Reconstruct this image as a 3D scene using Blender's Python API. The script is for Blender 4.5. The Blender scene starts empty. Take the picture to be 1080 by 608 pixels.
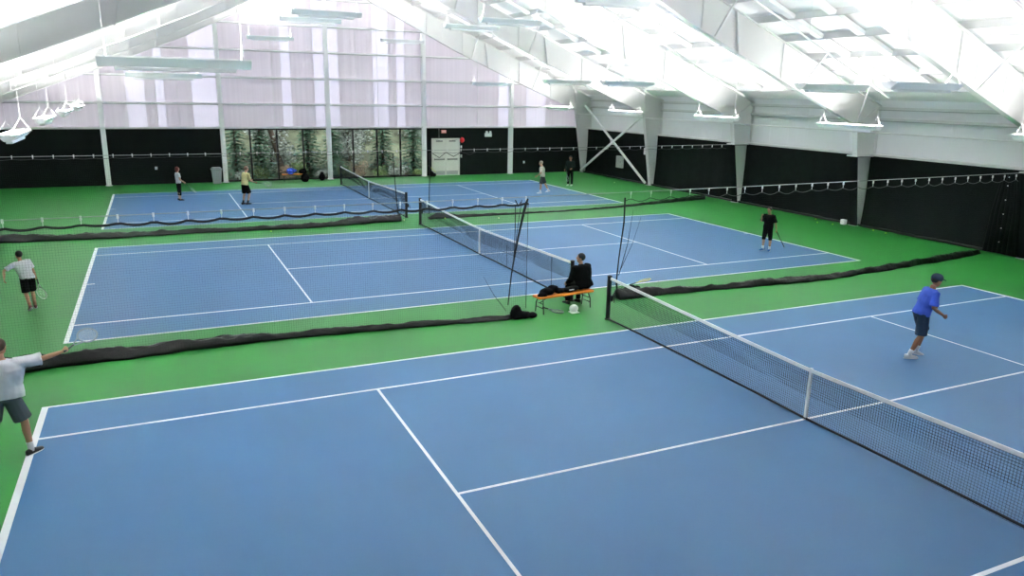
import bpy, math, random
from mathutils import Vector, Matrix, noise
R = math.radians
V = Vector
sc = bpy.context.scene
C = sc.collection
random.seed(7)

# ---------------------------------------------------------------- camera, world, exposure
W_PX, H_PX = 1080, 608
cam_d = bpy.data.cameras.new('camera'); cam = bpy.data.objects.new('camera', cam_d); C.objects.link(cam)
az, el, ro = 0.4391, -0.2517, 0.0178
f_ = V((math.sin(az)*math.cos(el), math.cos(az)*math.cos(el), math.sin(el)))
r0 = V((math.cos(az), -math.sin(az), 0)); u0 = r0.cross(f_)
r_ = r0*math.cos(ro) + u0*math.sin(ro); u_ = -r0*math.sin(ro) + u0*math.cos(ro)
m = Matrix((( r_.x, u_.x, -f_.x, -9.7437), (r_.y, u_.y, -f_.y, -8.774), (r_.z, u_.z, -f_.z, 5.3465), (0, 0, 0, 1)))
cam.matrix_world = m
cam_d.sensor_fit = 'HORIZONTAL'; cam_d.sensor_width = 36; cam_d.lens = 36*798.62/1080
cam_d.clip_end = 400; cam_d.clip_start = .05
sc.camera = cam

WORLD = 1.75
LAMP = 52.0
w = bpy.data.worlds.new('world'); sc.world = w; w.use_nodes = True
bg = w.node_tree.nodes['Background']; bg.inputs[0].default_value = (.95, .95, .98, 1); bg.inputs[1].default_value = WORLD
sc.view_settings.view_transform = 'Standard'; sc.view_settings.look = 'None'
sc.view_settings.gamma = 1; sc.view_settings.use_curve_mapping = False
sc.view_settings.exposure = 2.35
cy = sc.cycles
cy.max_bounces = 10; cy.diffuse_bounces = 7; cy.transparent_max_bounces = 16; cy.use_denoising = True

# ---------------------------------------------------------------- materials
def mat(name, col, rough=.6, metal=0, spec=.5, emit=0, emit_col=None, noise_amt=0, noise_scale=5, bump=0, bump_scale=40, sheen=0):
    mt = bpy.data.materials.new(name); mt.use_nodes = True
    nt = mt.node_tree; b = nt.nodes['Principled BSDF']
    b.inputs['Base Color'].default_value = (*col, 1); b.inputs['Roughness'].default_value = rough
    b.inputs['Metallic'].default_value = metal; b.inputs['Specular IOR Level'].default_value = spec
    if emit:
        b.inputs['Emission Color'].default_value = (*(emit_col or col), 1); b.inputs['Emission Strength'].default_value = emit
    if noise_amt or bump:
        tc = nt.nodes.new('ShaderNodeTexCoord')
    if noise_amt:
        n = nt.nodes.new('ShaderNodeTexNoise'); n.inputs['Scale'].default_value = noise_scale; n.inputs['Detail'].default_value = 5
        nt.links.new(tc.outputs['Object'], n.inputs['Vector'])
        mr = nt.nodes.new('ShaderNodeMapRange'); mr.inputs[1].default_value = .3; mr.inputs[2].default_value = .7
        mr.inputs[3].default_value = 1-noise_amt; mr.inputs[4].default_value = 1+noise_amt
        nt.links.new(n.outputs[0], mr.inputs[0])
        mx = nt.nodes.new('ShaderNodeVectorMath'); mx.operation = 'SCALE'; mx.inputs[0].default_value = col
        nt.links.new(mr.outputs[0], mx.inputs['Scale']); nt.links.new(mx.outputs[0], b.inputs['Base Color'])
    if bump:
        n2 = nt.nodes.new('ShaderNodeTexNoise'); n2.inputs['Scale'].default_value = bump_scale; n2.inputs['Detail'].default_value = 4
        nt.links.new(tc.outputs['Object'], n2.inputs['Vector'])
        bp = nt.nodes.new('ShaderNodeBump'); bp.inputs['Strength'].default_value = bump; bp.inputs['Distance'].default_value = .02
        nt.links.new(n2.outputs[0], bp.inputs['Height']); nt.links.new(bp.outputs[0], b.inputs['Normal'])
    return mt

def lin(r, g, b):
    f = lambda c: (c/255/12.92) if c/255 <= .04045 else ((c/255+.055)/1.055)**2.4
    return (f(r), f(g), f(b))

M = {}
M['green'] = mat('green_court_paint', (.020, .215, .031), .46, spec=.42, noise_amt=.05, noise_scale=.6, bump=.05, bump_scale=60)
M['blue'] = mat('blue_court_paint', (.051, .166, .345), .46, spec=.42, noise_amt=.05, noise_scale=.5, bump=.05, bump_scale=60)
M['line'] = mat('white_line_paint', (.88, .88, .90), .6, noise_amt=.03, noise_scale=3)
M['white'] = mat('white_paint', (.84, .85, .85), .5, noise_amt=.01, noise_scale=2)
M['steel'] = mat('white_painted_steel', (.66, .665, .66), .45, noise_amt=.015, noise_scale=1.5)
M['roof'] = mat('white_roof_liner', (.85, .85, .85), .6, noise_amt=.02, noise_scale=.8)
M['liner'] = mat('white_wall_liner', (.80, .81, .83), .6, noise_amt=.02, noise_scale=.7)
M['black_wall'] = mat('black_wall_panel', (.0035, .0065, .0055), .7, spec=.12, noise_amt=.15, noise_scale=1.5)
M['curtain'] = mat('black_vinyl_curtain', (.0032, .0062, .0055), .7, spec=.12, noise_amt=.2, noise_scale=3, bump=.4, bump_scale=3)
M['mullion'] = mat('black_aluminium', (.012, .013, .013), .4)
M['tarp'] = mat('black_tarp', (.0035, .0035, .004), .36, spec=.4, noise_amt=.3, noise_scale=4, bump=.8, bump_scale=9)
M['rope'] = mat('black_rope', (.008, .009, .011), .7)
M['hem'] = mat('dark_grey_hem', (.05, .055, .055), .7)
M['cord'] = mat('black_net_twine', (.010, .014, .018), .8)
M['cable'] = mat('galvanised_cable', (.36, .37, .37), .5, metal=.2)
M['clip'] = mat('white_plastic_clip', (.75, .75, .75), .5)
M['post'] = mat('black_post_enamel', (.009, .010, .011), .35)
M['band'] = mat('white_vinyl_headband', (.90, .90, .90), .6, bump=.2, bump_scale=8)
M['black_cloth'] = mat('black_fabric', (.0035, .004, .005), .9, spec=.12, noise_amt=.2, noise_scale=10)
M['orange'] = mat('orange_bench_plastic', (.88, .24, .010), .4, noise_amt=.04)
M['ball'] = mat('yellow_tennis_ball_felt', (.62, .85, .12), .85)
M['pale_ball'] = mat('pale_yellow_ball_felt', (.8, .9, .55), .85)
M['red'] = mat('red_enamel', (.62, .01, .012), .3)
M['grey_plastic'] = mat('grey_plastic', (.30, .33, .34), .5, noise_amt=.03)
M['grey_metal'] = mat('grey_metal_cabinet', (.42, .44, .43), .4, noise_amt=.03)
M['door'] = mat('white_door_paint', (.72, .72, .66), .45, noise_amt=.01)
M['door_dark'] = mat('grey_door_hardware', (.22, .23, .22), .4, metal=.3)

M['tube'] = mat('lit_lamp_tube', (1, .98, .97), .4, emit=LAMP, emit_col=(1, .985, .97))
M['sign'] = mat('pink_exit_sign', (.75, .30, .28), .4)
M['sign_txt'] = mat('white_sign_letters', (.9, .85, .83), .5)
M['bark'] = mat('brown_bark', (.10, .075, .055), .9, noise_amt=.3, noise_scale=6)
M['conifer'] = mat('conifer_needles', (.075, .165, .10), .8, noise_amt=.45, noise_scale=1.6)
M['frost'] = mat('grey_green_leaves', (.31, .35, .315), .85, noise_amt=.6, noise_scale=2.5)
M['scrub'] = mat('olive_scrub_leaves', (.15, .22, .08), .85, noise_amt=.5, noise_scale=2)
M['rusty'] = mat('russet_dry_leaves', (.26, .19, .13), .85, noise_amt=.4, noise_scale=2)
M['soil'] = mat('leafy_soil', (.10, .115, .07), .95, noise_amt=.5, noise_scale=1.2, bump=1, bump_scale=5)
M['skin'] = mat('skin', (.50, .26, .16), .55, noise_amt=.03)
M['skin_tan'] = mat('tanned_skin', (.33, .14, .075), .55, noise_amt=.03)
M['skin_pale'] = mat('pale_skin', (.60, .36, .26), .55, noise_amt=.03)
M['hair_black'] = mat('black_hair', (.010, .008, .007), .5, bump=.5, bump_scale=60)
M['hair_brown'] = mat('brown_hair', (.05, .025, .012), .5, bump=.5, bump_scale=60)
M['hair_red'] = mat('auburn_hair', (.11, .018, .012), .5, bump=.5, bump_scale=60)
M['hair_grey'] = mat('sandy_grey_hair', (.30, .22, .16), .6, bump=.5, bump_scale=60)
M['eye'] = mat('dark_eye', (.02, .015, .012), .2)
M['shirt_white'] = mat('white_shirt', (.72, .72, .76), .8, bump=.3, bump_scale=12)
M['shirt_cream'] = mat('cream_shirt', (.66, .62, .48), .8)
M['shirt_yellow'] = mat('pale_yellow_shirt', (.62, .56, .26), .8)
M['shirt_blue'] = mat('royal_blue_shirt', (.035, .10, .58), .7, noise_amt=.12, noise_scale=6)
M['stripe'] = mat('pale_lilac_stripe', (.50, .52, .78), .7)
M['navy'] = mat('navy_fabric', (.012, .035, .075), .8, noise_amt=.1, noise_scale=8)
M['grey_shorts'] = mat('slate_grey_shorts', (.085, .11, .125), .8)
M['dark_grey'] = mat('charcoal_shorts', (.03, .035, .038), .8)
M['dark_green'] = mat('dark_green_jacket', (.004, .012, .010), .85, spec=.2)
M['shoe_white'] = mat('white_shoe_leather', (.78, .78, .80), .4)
M['shoe_black'] = mat('black_shoe', (.010, .011, .012), .4)
M['shoe_blue'] = mat('blue_shoe', (.02, .16, .42), .4)
M['shoe_red'] = mat('maroon_shoe', (.14, .03, .025), .5)
M['blue_cloth'] = mat('bright_blue_cloth', (.03, .09, .62), .7)
M['racket'] = mat('grey_racket_frame', (.25, .30, .34), .35)
M['racket_black'] = mat('black_racket_frame', (.012, .013, .015), .35)
M['racket_yellow'] = mat('yellow_racket_frame', (.75, .72, .15), .35)
M['string'] = mat('pale_racket_string', (.62, .64, .62), .6)

def glass_mat():
    mt = bpy.data.materials.new('window_glass'); mt.use_nodes = True; nt = mt.node_tree; nt.nodes.clear()
    o = nt.nodes.new('ShaderNodeOutputMaterial'); t = nt.nodes.new('ShaderNodeBsdfTransparent'); t.inputs[0].default_value = (.92, .95, .94, 1)
    g = nt.nodes.new('ShaderNodeBsdfGlossy'); g.inputs['Roughness'].default_value = .02
    mx = nt.nodes.new('ShaderNodeMixShader'); fr = nt.nodes.new('ShaderNodeFresnel'); fr.inputs[0].default_value = 1.25
    nt.links.new(fr.outputs[0], mx.inputs[0]); nt.links.new(t.outputs[0], mx.inputs[1]); nt.links.new(g.outputs[0], mx.inputs[2]); nt.links.new(mx.outputs[0], o.inputs[0])
    return mt
M['glass'] = glass_mat()

def housing_mat():
    mt = bpy.data.materials.new('white_lamp_housing'); mt.use_nodes = True; nt = mt.node_tree; nt.nodes.clear()
    o = nt.nodes.new('ShaderNodeOutputMaterial'); t = nt.nodes.new('ShaderNodeBsdfTranslucent'); t.inputs[0].default_value = (.034, .035, .035, 1)
    d = nt.nodes.new('ShaderNodeBsdfDiffuse'); d.inputs[0].default_value = (.86, .87, .87, 1)
    a = nt.nodes.new('ShaderNodeAddShader'); nt.links.new(t.outputs[0], a.inputs[0]); nt.links.new(d.outputs[0], a.inputs[1]); nt.links.new(a.outputs[0], o.inputs[0])
    return mt
M['lamp_body'] = housing_mat()

def poly_mat(name, trans, tcol, dcol, stripe=.05):
    mt = bpy.data.materials.new(name); mt.use_nodes = True; nt = mt.node_tree; nt.nodes.clear()
    o = nt.nodes.new('ShaderNodeOutputMaterial'); t = nt.nodes.new('ShaderNodeBsdfTranslucent'); d = nt.nodes.new('ShaderNodeBsdfDiffuse')
    mx = nt.nodes.new('ShaderNodeMixShader'); mx.inputs[0].default_value = trans
    tc = nt.nodes.new('ShaderNodeTexCoord'); wv = nt.nodes.new('ShaderNodeTexNoise'); wv.inputs['Scale'].default_value = 1
    mp = nt.nodes.new('ShaderNodeMapping'); mp.inputs['Scale'].default_value = (7, 0, .05)
    nt.links.new(tc.outputs['Object'], mp.inputs[0]); nt.links.new(mp.outputs[0], wv.inputs['Vector'])
    mr = nt.nodes.new('ShaderNodeMapRange'); mr.inputs[1].default_value = .3; mr.inputs[2].default_value = .7; mr.inputs[3].default_value = 1-stripe; mr.inputs[4].default_value = 1+stripe
    nt.links.new(wv.outputs[0], mr.inputs[0])
    for node, col in ((t, tcol), (d, dcol)):
        s = nt.nodes.new('ShaderNodeVectorMath'); s.operation = 'SCALE'; s.inputs[0].default_value = col
        nt.links.new(mr.outputs[0], s.inputs['Scale']); nt.links.new(s.outputs[0], node.inputs[0])
    nt.links.new(d.outputs[0], mx.inputs[1]); nt.links.new(t.outputs[0], mx.inputs[2]); nt.links.new(mx.outputs[0], o.inputs[0])
    return mt
M['poly'] = poly_mat('translucent_wall_panel', .5, (.58, .565, .61), (.78, .72, .75), .04)
M['poly_near_fill'] = poly_mat('near_wall_daylight_fill', .8, (.36, .36, .37), (.60, .60, .60), .03)  # unseen near wall, made translucent to add fill daylight
M['poly_bright'] = poly_mat('clear_wall_strip', .6, (.68, .665, .73), (.82, .79, .84), .02)

# ---------------------------------------------------------------- mesh helpers
class MB:
    def __init__(s): s.v = []; s.f = []; s.mi = []
    def add(s, vs, fs, mi=0):
        b = len(s.v); s.v += [tuple(v) for v in vs]; s.f += [tuple(i+b for i in f) for f in fs]; s.mi += [mi]*len(fs)
    def box(s, x0, x1, y0, y1, z0, z1, mi=0, bev=0):
        if bev <= 0:
            s.add([(x0,y0,z0),(x1,y0,z0),(x1,y1,z0),(x0,y1,z0),(x0,y0,z1),(x1,y0,z1),(x1,y1,z1),(x0,y1,z1)],
              [(0,3,2,1),(4,5,6,7),(0,1,5,4),(1,2,6,5),(2,3,7,6),(3,0,4,7)], mi); return
        b = bev; lay = [(z0, b), (z0+b, 0), (z1-b, 0), (z1, b)]
        vs = []; fs = []
        for z, i in lay:
            vs += [(x0+b+0*i, y0+i, z), (x1-b, y0+i, z), (x1-i, y0+b, z), (x1-i, y1-b, z), (x1-b, y1-i, z), (x0+b, y1-i, z), (x0+i, y1-b, z), (x0+i, y0+b, z)]
        for k in range(3):
            for j in range(8):
                a = k*8+j; c = k*8+(j+1) % 8; fs.append((a, c, c+8, a+8))
        fs.append(tuple(reversed(range(8)))); fs.append(tuple(range(24, 32)))
        s.add(vs, fs, mi)
    def bar(s, a, b, w, h, up=V((0,0,1)), mi=0):
        a = V(a); b = V(b); d = (b-a).normalized()
        if abs(d.dot(up)) > .99: up = V((0,1,0))
        x = d.cross(up).normalized(); z = x.cross(d).normalized()
        vs = [p + x*(sx*w/2) + z*(sz*h/2) for p in (a, b) for sx, sz in ((-1,-1),(1,-1),(1,1),(-1,1))]
        s.add(vs, [(0,1,2,3),(7,6,5,4),(0,4,5,1),(1,5,6,2),(2,6,7,3),(3,7,4,0)], mi)
    def tube(s, pts, rad, n=8, mi=0, cap=True, closed=False):
        pts = [V(p) for p in pts]; k = len(pts)
        rr = rad if isinstance(rad, (list, tuple)) else [rad]*k
        vs = []; x = None
        for i, p in enumerate(pts):
            if closed: d = (pts[(i+1) % k]-pts[i-1])
            else: d = pts[min(i+1, k-1)]-pts[max(i-1, 0)]
            d = d.normalized() if d.length > 1e-9 else V((0,0,1))
            if x is None:
                x = d.cross(V((0,0,1)))
                if x.length < .1: x = d.cross(V((0,1,0)))
            else: x = x - d*x.dot(d)
            x.normalize(); y = d.cross(x)
            for j in range(n):
                t = 2*math.pi*j/n; vs.append(p + x*(math.cos(t)*rr[i]) + y*(math.sin(t)*rr[i]))
        fs = []
        for i in range(k if closed else k-1):
            i2 = (i+1) % k
            for j in range(n): fs.append((i*n+j, i*n+(j+1) % n, i2*n+(j+1) % n, i2*n+j))
        if cap and not closed:
            fs.append(tuple(reversed(range(n)))); fs.append(tuple(range((k-1)*n, k*n)))
        s.add(vs, fs, mi)
    def ell(s, c, r, n=12, m_=8, mat3=None, mi=0):
        c = V(c); vs = []; fs = []
        for i in range(m_+1):
            ph = math.pi*i/m_
            for j in range(n):
                th = 2*math.pi*j/n
                p = V((r[0]*math.sin(ph)*math.cos(th), r[1]*math.sin(ph)*math.sin(th), r[2]*math.cos(ph)))
                if mat3: p = mat3 @ p
                vs.append(c+p)
        for i in range(m_):
            for j in range(n):
                fs.append((i*n+j, (i+1)*n+j, (i+1)*n+(j+1) % n, i*n+(j+1) % n))
        s.add(vs, fs, mi)
    def loft(s, rings, mi=0):
        # rings: (centre, xaxis, yaxis, rx, ry)
        n = 16; vs = []; fs = []
        for c, xa, ya, rx, ry in rings:
            for j in range(n):
                t = 2*math.pi*j/n; vs.append(V(c) + V(xa)*(rx*math.cos(t)) + V(ya)*(ry*math.sin(t)))
        for i in range(len(rings)-1):
            for j in range(n): fs.append((i*n+j, i*n+(j+1) % n, (i+1)*n+(j+1) % n, (i+1)*n+j))
        fs.append(tuple(reversed(range(n)))); fs.append(tuple(range((len(rings)-1)*n, len(rings)*n)))
        s.add(vs, fs, mi)
    def build(s, name, mats, parent=None, loc=(0,0,0), rz=0, smooth=False):
        me = bpy.data.meshes.new(name); me.from_pydata(s.v, [], s.f)
        for mm in (mats if isinstance(mats, (list, tuple)) else [mats]): me.materials.append(mm)
        me.polygons.foreach_set('material_index', s.mi)
        if smooth: me.polygons.foreach_set('use_smooth', [True]*len(me.polygons))
        me.update()
        o = bpy.data.objects.new(name, me); C.objects.link(o)
        o.location = loc; o.rotation_euler = (0, 0, rz)
        if parent: o.parent = parent
        return o

def tag(o, label=None, cat=None, group=None, kind=None):
    if label: o['label'] = label
    if cat: o['category'] = cat
    if group: o['group'] = group
    if kind: o['kind'] = kind
    return o
def empty(name, loc=(0,0,0), rz=0, label=None, cat=None, group=None, kind=None):
    o = bpy.data.objects.new(name, None); C.objects.link(o); o.location = loc; o.rotation_euler = (0,0,rz); o.empty_display_size = .1
    return tag(o, label, cat, group, kind)
def copy_tree(o, kids, loc, rz, label):
    c = o.copy(); C.objects.link(c); c.location = loc; c.rotation_euler = (0,0,rz); c['label'] = label
    for k in kids:
        d = k.copy(); C.objects.link(d); d.parent = c
    return c

# ---------------------------------------------------------------- dimensions
GY = 38.9                      # gable wall
NY = -10.6                     # wall behind the viewing gallery
WX = 18.35                     # side wall liner
FR = [-8.0, -.3, 7.3, 14.6, 22.25, 30.05, 38.35]
def ztop(x): return 5.1 + .41*(18.3-abs(x))
LOW = [(17.0, 4.30), (12.3, 6.15), (8.0, 7.95), (3.0, 10.35), (0, 11.75)]
def zlow(x):
    x = abs(x)
    for (a, za), (b, zb) in zip(LOW, LOW[1:]):
        if x >= b: return za + (zb-za)*(a-x)/(a-b)
    return LOW[-1][1]

# ---------------------------------------------------------------- floor and courts
mb = MB(); mb.box(-18.6, 18.6, NY-.2, GY+.2, -.2, 0)
floor = tag(mb.build('floor', M['green']), kind='structure')
COURT_Y = [0, 14.637, 29.361]
for cyy in COURT_Y:
    mb = MB(); B, D = 11.885, 5.485
    mb.box(-B, B, cyy-D, cyy+D, -.05, .003)
    surf = mb.build('court_surface', M['blue'], floor)
    def ln(x0, x1, y0, y1):
        q = MB(); q.box(x0, x1, cyy+y0, cyy+y1, 0, .006); q.build('court_line', M['line'], surf)
    ln(-B, -B+.10, -D, D); ln(B-.10, B, -D, D)
    ln(-B+.1, B-.1, -D, -D+.06); ln(-B+.1, B-.1, D-.06, D)
    ln(-B+.1, B-.1, -4.145, -4.085); ln(-B+.1, B-.1, 4.085, 4.145)
    ln(-6.425, -6.375, -4.09, 4.09); ln(6.375, 6.425, -4.09, 4.09)
    ln(-6.375, 6.375, -.025, .025)
    ln(-B+.1, -B+.30, -.025, .025); ln(B-.3, B-.1, -.025, .025)

# ---------------------------------------------------------------- roof with purlins
mb = MB()
n_s = 1
for sgn in (-1, 1):
    a = (0, 12.85); b = (18.6, 5.22)
    for (xa, za), (xb, zb) in (((a), (b)),):
        vs = [(sgn*xa, NY-.2, za), (sgn*xb, NY-.2, zb), (sgn*xb, GY+.3, zb), (sgn*xa, GY+.3, za),
              (sgn*xa, NY-.2, za+.2), (sgn*xb, NY-.2, zb+.2), (sgn*xb, GY+.3, zb+.2), (sgn*xa, GY+.3, za+.2)]
        mb.add(vs, [(0,1,2,3),(7,6,5,4),(0,4,5,1),(1,5,6,2),(2,6,7,3),(3,7,4,0)])
roof = tag(mb.build('ceiling', M['roof']), kind='structure')
ys = [NY] + FR + [GY]
pur_x = [1.0+1.45*k for k in range(13)]
for sgn in (-1, 1):
    for px in pur_x:
        x = sgn*px
        if px > 18: continue
        z = ztop(px)+.015
        q = MB()
        t = .012
        # z-shaped purlin: web, lower flange
        q.box(x-.01, x+.01, NY, GY, z, z+.23)
        q.box(x-.01, x+.08, NY, GY, z, z+.012)
        q.build('purlin', M['steel'], roof)
# cross strips between the purlins
for i in range(len(FR)-1):
    y0, y1 = FR[i], FR[i+1]
    for k in (1, 2, 3):
        yy = y0 + (y1-y0)*k/4
        for sgn in (-1, 1):
            q = MB()
            for a, b in zip(pur_x[:-1], pur_x[1:]):
                if b > 18: continue
                q.bar((sgn*(a+.09), yy, ztop(a+.09)+.10), (sgn*(b-.02), yy, ztop(b-.02)+.10), .30, .14)
            q.build('roof_strip', M['roof'], roof)

# ---------------------------------------------------------------- steel frames
def frame(y, label):
    root = empty('steel_frame', (0, y, 0), 0, label, 'steel frame', 'white steel portal frames')
    for s in (-1, 1):
        # rafter (half)
        web = MB(); xs = [17.0, 15, 12.3, 10.4, 8, 5.5, 3, 0]
        vs = []
        for x in xs:
            vs += [(s*x, -.009, zlow(x)), (s*x, .009, zlow(x)), (s*x, .009, ztop(x)), (s*x, -.009, ztop(x))]
        fs = []
        for i in range(len(xs)-1):
            for j in range(4): fs.append((i*4+j, i*4+(j+1) % 4, i*4+4+(j+1) % 4, i*4+4+j))
        fs += [(0,1,2,3), tuple(range(len(vs)-4, len(vs)))]
        web.add(vs, fs)
        # haunch block up to the column
        for x0, x1 in zip(xs[:-1], xs[1:]):
            web.bar((s*x0, 0, zlow(x0)), (s*x1, 0, zlow(x1)), .24, .03)
            web.bar((s*x0, 0, ztop(x0)), (s*x1, 0, ztop(x1)), .24, .03)
        web.bar((s*17.0, 0, ztop(17)), (s*18.3, 0, ztop(18.3)), .24, .03)
        web.build('rafter', M['steel'], root)
        # splice plates and stiffeners on the web
        for x in (15.0, 12.6, 8.6, 6.2, 3.4, 1.2):
            st = MB(); st.bar((s*x, -.05, zlow(x)+.03), (s*x, -.05, ztop(x)-.03), .05, .012, up=V((1,0,0)))
            st.build('stiffener', M['steel'], root)
        st = MB(); st.bar((s*10.4, 0, zlow(10.4)-.05), (s*10.15, 0, ztop(10.15)+.0), .24, .05, up=V((1,0,0)))
        st.build('splice_plate', M['steel'], root)
        # column: web, tapering, with inner and outer flange
        col = MB()
        zi = [(0, 17.72), (4.3, 17.0)]
        vs = []
        for z, xi in ((0, 17.72), (4.3, 17.0), (5.05, 17.0)):
            vs += [(s*xi, -.01, z), (s*18.28, -.01, z), (s*18.28, .01, z), (s*xi, .01, z)]
        # close the knee up to the rafter top
        vs += [(s*17.0, -.01, ztop(17)), (s*18.28, -.01, ztop(18.28)), (s*18.28, .01, ztop(18.28)), (s*17.0, .01, ztop(17))]
        fs = []
        for i in range(3):
            for j in range(4): fs.append((i*4+j, i*4+(j+1) % 4, i*4+4+(j+1) % 4, i*4+4+j))
        fs += [(3,2,1,0), (12,13,14,15)]
        col.add(vs, fs)
        col.bar((s*17.72, 0, 0), (s*17.0, 0, 4.3), .26, .025, up=V((1,0,0)))
        col.bar((s*18.28, 0, 0), (s*18.28, 0, 5.1), .26, .025, up=V((1,0,0)))
        col.bar((s*17.0, 0, 4.3), (s*18.28, 0, 4.3), .26, .02)
        col.bar((s*17.0, -.02, 4.3), (s*18.28, -.02, 5.1), .03, .05, up=V((0,1,0)))
        col.build('column', M['steel'], root)
        bp = MB(); bp.box(min(s*17.55, s*18.3), max(s*17.55, s*18.3), -.18, .18, 0, .025); bp.build('base_plate', M['steel'], root)
        # flange braces from the lower flange to the purlins
        for x in (17.0, 13.6, 9.2, 4.9):
            for d in (-1, 1):
                if y > 38 and d > 0: continue
                fb = MB(); hh = ztop(x)-zlow(x)
                x2 = x + (0 if x < 16.5 else -.9)
                fb.bar((s*x, .1*d, zlow(x)+.04), (s*x2, d*(hh*.95), ztop(x2)+.05), .06, .06)
                fb.build('brace', M['steel'], root)
    return root
LBL = {
 -8.0: 'white steel frame overhead, nearest to the gallery', -.3: 'white steel frame above the nearest tennis court',
 7.3: 'huge white steel frame above the near divider net, at the photo right edge',
 14.6: 'white steel frame over the middle court, small white box at its column foot',
 22.25: 'white steel frame in line with the far divider net',
 30.05: 'white steel frame over the far court, second from the end wall',
 38.35: 'white steel frame standing against the far end wall'}
for y in FR[2:]: frame(y, LBL[y])
for y in FR[:2]: frame(y, LBL[y])

# wall X-brace between the last two frames on the right wall
br = empty('wall_cross_brace', (17.5, 34.2, 0), 0, 'white steel X brace against the right wall in the far corner bay', 'brace')
for (a, b, n) in ((( .05, 4.05, .15), (-.15, -4.05, 4.45), 1), ((-.05, -4.05, .15), (.25, 4.05, 4.6), 1)):
    q = MB(); q.bar(a, b, .11, .11, up=V((1,0,0))); q.build('brace_arm', M['white'], br)
q = MB(); q.box(-.06, .06, -.14, .14, 2.2, 2.5); q.build('gusset_plate', M['steel'], br)

# long pipe along the right wall and sloped conduits between the frames
def pipe(name, pts, rad, label, cat, group=None, m_='steel'):
    q = MB(); q.tube(pts, rad, 8); return tag(q.build(name, M[m_], smooth=True), label, cat, group)
pr_ = empty('wall_pipe', (17.0, 20, 4.02), 0, 'thin white horizontal pipe running the length of the right wall', 'pipe')
q = MB(); q.tube([(0, -30, 0), (0, 18.3, .05)], .028, 8); q.build('pipe_run', M['steel'], pr_, smooth=True)
for y in FR[1:]:
    q = MB(); q.bar((0, y-20, .0), (.25, y-20, .0), .03, .03); q.build('pipe_bracket', M['steel'], pr_)
for y, nm in ((3.5, 'sloping white rod under the roof at the upper right corner'), (10.9, 'sloping white rod under the roof between the right-edge frame and the box-foot frame'),
          (18.4, 'sloping white rod under the roof over the middle court'), (26.1, 'sloping white rod under the roof, farthest from the viewer')):
    q = MB(); q.tube([(5.2, y, 9.35), (9, y, 7.75), (14.3, y, 5.42)], .03, 6)
    tag(q.build('roof_rod', M['steel'], smooth=True), nm, 'rod', 'sloping roof rods')

# ---------------------------------------------------------------- side walls
for s, nm in ((1, 'wall_right'), (-1, 'wall_left')):
    q = MB(); a, b = sorted((s*WX, s*(WX+.15))); q.box(a, b, NY-.2, GY+.2, 0, 5.4)
    wl = tag(q.build(nm, M['liner']), kind='structure')
    for z in (4.55, 5.0):
        q = MB(); a, b = sorted((s*(WX-.16), s*WX)); q.box(a, b, NY, GY, z-.05, z+.05)
        q.build('girt', M['steel'], wl)
        q = MB(); q.box(a, b, NY, GY, z-.085, z-.05); q.build('girt_shadow_strip', M['grey_metal'], wl)  # grey strip stands in for the shadow line under the girt
    # panel seams
    q = MB(); y = NY+1
    while y < GY:
        a, b = sorted((s*(WX-.008), s*WX)); q.box(a, b, y, y+.03, 3.1, 5.1); y += 1.22
    q.build('panel_seam', M['liner'], wl)
    # black vinyl curtain hung below a rail, one length per bay
    q = MB(); a, b = sorted((s*17.96, s*18.30)); q.box(a, b, NY, GY-.3, 3.02, 3.10)
    q.build('curtain_rail', M['steel'], wl)
    bays = [NY] + FR
    for i in range(len(bays)-1):
        q = MB(); y0, y1 = bays[i]+.13, bays[i+1]-.13
        n = 60; vs = []; fs = []
        for k in range(n+1):
            y = y0+(y1-y0)*k/n
            for j, z in enumerate((.015, .5, 1.2, 2.1, 3.03)):
                amp = .035*(1-j*.12)
                xx = 18.02 - .12*(1-j/4)**2 + amp*noise.noise(V((y*1.4, j*.6, i))) 
                vs.append((s*xx, y, z))
        for k in range(n):
            for j in range(4): fs.append((k*5+j, k*5+j+1, k*5+j+6, k*5+j+5))
        # second skin gives it thickness
        m0 = len(vs); vs += [(v[0]+s*.02, v[1], v[2]) for v in vs[:m0]]; fs += [tuple(reversed([i_+m0 for i_ in f])) for f in fs]
        q.add(vs, fs)
        q.build('wall_curtain', M['curtain'], wl, smooth=True)
        # hem bundled on the floor
        q = MB(); pts = []; rad = []
        for k in range(50):
            y = y0+(y1-y0)*k/49
            pts.append((s*(17.80+.06*noise.noise(V((y*.9, 3, i)))), y, .045+.02*noise.noise(V((y*2, 7, i))))); rad.append(.06+.02*noise.noise(V((y*1.7, 1, i))))
        q.tube(pts, rad, 8); q.build('curtain_hem', M['tarp'], wl, smooth=True)
    # padding in front of the columns of the nearer frames
    for y in FR[1:5]:
        q = MB(); z0, z1 = .0, 3.0
        xa = 17.72-.72*z0/4.3-.05; xb = 17.72-.72*z1/4.3-.05
        q.bar((s*xa, y, z0), (s*xb, y, z1), .34, .07, up=V((1,0,0)))
        q.bar((s*xb, y-.05, z1-.02), (s*(xb+.9), y-.05, z1-.02), .05, .04)
        q.build('column_pad', M['curtain'], wl)
        q = MB(); a, b = sorted((s*17.05, s*18.2)); q.box(a, b, y-.28, y+.28, 3.0, 3.05); q.build('pad_shelf', M['steel'], wl)
q = MB(); q.box(-18.6, 18.6, NY-.2, NY, 0, 3.05)
wn_ = tag(q.build('wall_near', M['black_wall']), kind='structure')
q = MB()
for sgn in (-1, 1):
    vs = [(sgn*xa, NY-.1+d, z) for d in (0, .02) for xa, z in ((0, 3.05), (18.4, 3.05), (18.4, ztop(18.4)+.1), (0, ztop(0)+.2))]
    q.add(vs, [(0,1,2,3), (7,6,5,4), (0,4,5,1), (1,5,6,2), (2,6,7,3), (3,7,4,0)])
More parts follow.
